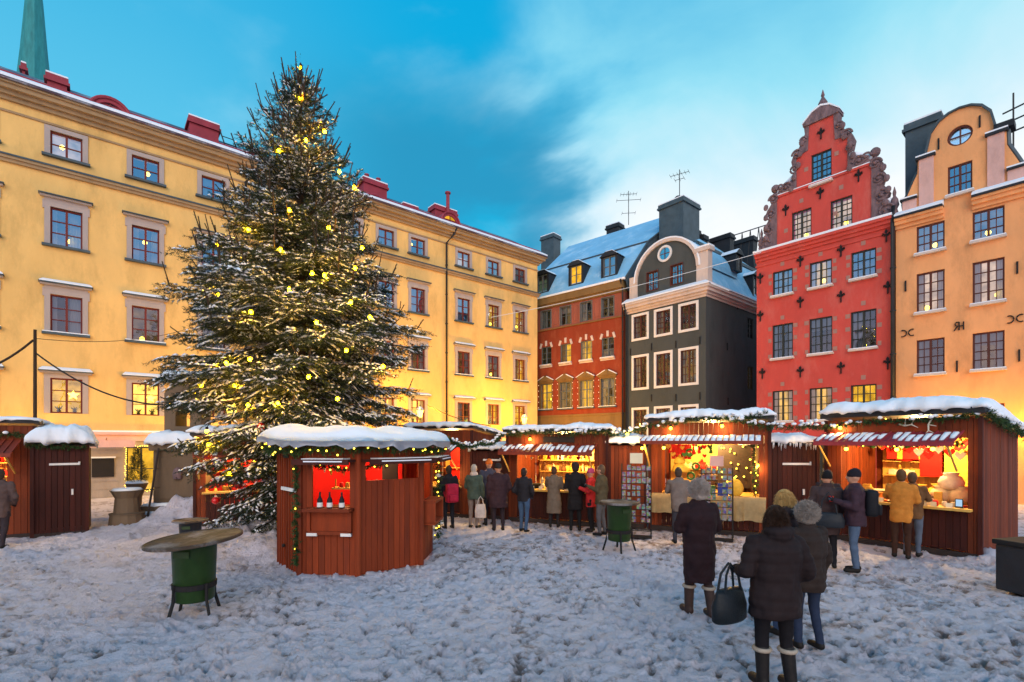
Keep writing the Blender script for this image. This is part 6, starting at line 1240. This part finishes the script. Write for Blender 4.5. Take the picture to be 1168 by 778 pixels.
person('person in brown coat and grey jeans close behind the orange jacket',8.0,9.95,R(-52),1.68,(.14,.07,.03),.78,(.10,.12,.16),hair=(.08,.05,.03),arms=('hold','reach'))
person('shadowy person in dark clothes at the left end of the antler stall',6.85,10.8,R(-45),1.66,(.03,.022,.026),.72,(.02,.02,.022),hat=(.05,.03,.03),arms=('hold','hold'))
person('stall keeper in brown jacket standing behind the middle stall counter',SM.W(1.35,.75,0).x,SM.W(1.35,.75,0).y,SM.rz+PI+.3,1.70,(.13,.08,.04),.8,(.03,.03,.03),hair=(.28,.14,.05),arms=('hold','hang'))
person('person in muted brown coat in front of the left edge stall',-10.9,10.6,R(20),1.70,(.10,.065,.06),.7,(.04,.03,.035),hair=(.06,.04,.03),arms=('hold','pocket'),stride=.12)
# things carried
def bag(label,x,y,z,rz,w,d,h,col,strap=.28,kind='handbag'):
    o=thing(kind,label,'bag',(x,y,z),rz); b=MB(); b.loft([(0,0,0,w*.48,d*.42),(0,0,.02,w*.52,d*.5),(0,0,h*.5,w*.53,d*.5),(0,0,h*.9,w*.45,d*.32),(0,0,h,w*.42,d*.2)],20); b.build('bag_body',cmat(col,.4,'leather',None,.5),o,True)
    for s in (-1,1): b=MB(); b.tube([(-w*.28,s*d*.2,h*.9),(-w*.2,s*d*.15,h+strap*.6),(0,s*d*.05,h+strap),(w*.2,s*d*.15,h+strap*.6),(w*.28,s*d*.2,h*.9)],.012,6); b.build('strap',cmat(col,.4,'leather',None,.5),o)
bag('large dark handbag hanging on the arm of the nearest woman',2.06,4.72,.60,R(30),.42,.20,.30,(.012,.016,.020),.24)
bag('dark shoulder bag worn by the person in the padded coat',5.58,8.78,.78,R(-30),.46,.16,.26,(.02,.024,.03),.36,'shoulder_bag')
bag('pale carrier bag held low by the grey haired person',-.82,12.95,.30,0,.28,.14,.36,(.60,.52,.48),.2,'carrier_bag')
def backpack(label,x,y,z,rz,col,s=1.):
    o=thing('backpack',label,'backpack',(x,y,z),rz); b=MB(); b.cbox(-.15*s,.15*s,-.11*s,.07*s,0,.44*s,.06*s); b.build('pack',cmat(col,.6,'nylon'),o,True); b=MB(); b.cbox(-.11*s,.11*s,-.16*s,-.09*s,.03*s,.2*s,.03*s); b.build('pocket',cmat(col,.6,'nylon'),o,True)
    for q in (-1,1): b=MB(); b.tube([(q*.1*s,.05*s,.42*s),(q*.11*s,.16*s,.40*s),(q*.12*s,.17*s,.2*s),(q*.1*s,.06*s,.06*s)],.016*s,6); b.build('strap',cmat(col,.6,'nylon'),o)
backpack('black backpack on the man in purple black jacket',6.19,8.62,1.0,R(62),(.012,.012,.015),1.05)
backpack('red backpack worn beside the right corner of the hut',-1.55,12.78,.72,R(30),(.50,.02,.05),1.1)
o=thing('red_cup','small red cup held by the man with the black backpack','cup',(5.68,8.86,1.22),0); b=MB(); b.lathe([(.028,0),(.04,.1),(.034,.1)],12); b.build('cup_body',cmat((.6,.03,.02),.4,'ware_cup'),o)
SUN_EL=20; SUN_AZ=178; SUN_E=1.9; CLOUD=(1.2,.4,2.7)
# ---------------------------------------------------------------- camera, sky, sun
cd=bpy.data.cameras.new('camera'); cam=bpy.data.objects.new('camera',cd); COL.objects.link(cam); sc.camera=cam
cam.location=(0,0,HC); cam.rotation_euler=(PI/2,0,0); cd.sensor_width=36; cd.lens=36*F/1168; cd.shift_y=(HOR-389)/1168; cd.clip_end=1000; cd.clip_start=.05
w=bpy.data.worlds.new('World'); sc.world=w; w.use_nodes=True; nt=w.node_tree; L=nt.links.new; bg=nt.nodes['Background']
tc=nd(nt,'ShaderNodeTexCoord'); sep=nd(nt,'ShaderNodeSeparateXYZ'); L(tc.outputs['Generated'],sep.inputs[0])
def math_(op,a,b=None,c=None,clamp=False):
    n=nd(nt,'ShaderNodeMath',operation=op,use_clamp=clamp)
    for i,x in enumerate((a,b,c)):
        if x is None: continue
        if isinstance(x,(int,float)): n.inputs[i].default_value=x
        else: L(x,n.inputs[i])
    return n.outputs[0]
def mr(x,a,b,c=0.,d=1.,smooth=True):
    n=nd(nt,'ShaderNodeMapRange'); n.interpolation_type='SMOOTHSTEP' if smooth else 'LINEAR'
    for i,q in ((1,a),(2,b),(3,c),(4,d)): n.inputs[i].default_value=q
    L(x,n.inputs[0]); return n.outputs[0]
def mix(f,a,b):
    n=nd(nt,'ShaderNodeMix',data_type='RGBA')
    for i,x in ((0,f),(6,a),(7,b)):
        if isinstance(x,(int,float)): n.inputs[i].default_value=x
        elif isinstance(x,tuple): n.inputs[i].default_value=x+(1,)
        else: L(x,n.inputs[i])
    return n.outputs[2]
sky=nd(nt,'ShaderNodeTexSky',sky_type='NISHITA'); sky.sun_disc=False; sky.sun_elevation=R(SUN_EL); sky.sun_rotation=R(SUN_AZ)
el=sep.outputs['Z']; X=sep.outputs['X']; Yv=sep.outputs['Y']
# dusk colours: cyan overhead, pale glow low to the right
up=mr(el,.25,.75); base=mix(up,(.005,.46,.74),(.0,.36,.68))
az=math_('ARCTAN2',X,Yv)   # 0 ahead, + right
mp0=nd(nt,'ShaderNodeMapping'); mp0.inputs['Location'].default_value=(2.7,.3,.9); mp0.inputs['Scale'].default_value=(1,1,1.7); L(tc.outputs['Generated'],mp0.inputs[0])
n0=nd(nt,'ShaderNodeTexNoise'); n0.inputs['Scale'].default_value=2.3; n0.inputs['Detail'].default_value=6; n0.inputs['Roughness'].default_value=.55; n0.inputs['Distortion'].default_value=.5; L(mp0.outputs[0],n0.inputs[0])
nz=math_('MULTIPLY_ADD',n0.outputs['Fac'],.6,-.30)
gl=math_('MULTIPLY',mr(math_('ADD',az,nz),-.07,.20),mr(math_('ADD',el,math_('MULTIPLY',nz,-.4)),.76,.52)); gl2=math_('MULTIPLY',gl,mr(az,2.2,1.2))
base=mix(gl2,base,(.30,.72,.86)); base=mix(math_('MULTIPLY',gl2,mr(math_('ADD',el,math_('MULTIPLY',nz,-.5)),.60,.36)),base,(.88,.91,.94))
lf=math_('MULTIPLY',mr(az,-.1,-.65),mr(el,.80,.35)); lf=math_('MULTIPLY',lf,mr(az,-2.2,-1.4)); base=mix(math_('MULTIPLY',lf,.42),base,(.25,.66,.84))
mp=nd(nt,'ShaderNodeMapping'); mp.inputs['Scale'].default_value=(1.6,1.6,3.4); mp.inputs['Location'].default_value=CLOUD; L(tc.outputs['Generated'],mp.inputs[0])
n1=nd(nt,'ShaderNodeTexNoise'); n1.inputs['Scale'].default_value=1.7; n1.inputs['Detail'].default_value=7; n1.inputs['Roughness'].default_value=.52; n1.inputs['Distortion'].default_value=.35; L(mp.outputs[0],n1.inputs[0])
cl=mr(n1.outputs['Fac'],.50,.74); base=mix(math_('MULTIPLY',cl,.36),base,(.36,.72,.88))
mp2=nd(nt,'ShaderNodeMapping'); mp2.inputs['Scale'].default_value=(2.2,2.2,5.); mp2.inputs['Location'].default_value=(4.2,1.3,2.2); L(tc.outputs['Generated'],mp2.inputs[0])
n2=nd(nt,'ShaderNodeTexNoise'); n2.inputs['Scale'].default_value=1.2; n2.inputs['Detail'].default_value=5; n2.inputs['Distortion'].default_value=.3; L(mp2.outputs[0],n2.inputs[0])
# dark bank of cloud low, ahead and a little left
dk=math_('MULTIPLY',mr(n2.outputs['Fac'],.28,.52),math_('MULTIPLY',mr(az,-.55,-.2),mr(math_('ADD',az,nz),.12,.0))); dk=math_('MULTIPLY',dk,mr(el,.64,.50))
base=mix(math_('MULTIPLY',dk,.85),base,(.02,.27,.48))
# behind the viewer: a neutral lavender overcast
rear=mix(mr(el,.10,.36),(.95,.68,.76),(.14,.44,.80)); bk=mr(Yv,.05,-.5); base=mix(bk,base,rear)
dn=mr(el,.0,-.08); base=mix(dn,base,(.3,.3,.36))
ns=nd(nt,'ShaderNodeMix',data_type='RGBA',blend_type='ADD'); ns.inputs[0].default_value=.004; L(base,ns.inputs[6]); L(sky.outputs[0],ns.inputs[7])
sc_=nd(nt,'ShaderNodeVectorMath',operation='SCALE'); L(ns.outputs[2],sc_.inputs[0]); sc_.inputs['Scale'].default_value=10.
L(sc_.outputs[0],bg.inputs[0]); bg.inputs[1].default_value=.1
sl=bpy.data.lights.new('sun','SUN'); sl.energy=SUN_E; sl.angle=R(50); sl.color=(1,.83,.66); so=bpy.data.objects.new('sun',sl); COL.objects.link(so)
az_=R(SUN_AZ); d=Vector((math.sin(az_)*math.cos(R(SUN_EL)),math.cos(az_)*math.cos(R(SUN_EL)),math.sin(R(SUN_EL)))); so.rotation_euler=d.to_track_quat('Z','Y').to_euler()
vs=sc.view_settings; vs.view_transform='Standard'; vs.look='None'; vs.exposure=.12; vs.gamma=1; vs.use_curve_mapping=False
sc.cycles.use_denoising=True; sc.cycles.max_bounces=6; sc.cycles.diffuse_bounces=3; sc.cycles.glossy_bounces=3; sc.cycles.transparent_max_bounces=8; sc.cycles.sample_clamp_indirect=4; sc.cycles.caustics_reflective=False; sc.cycles.caustics_refractive=False
flush_remesh()
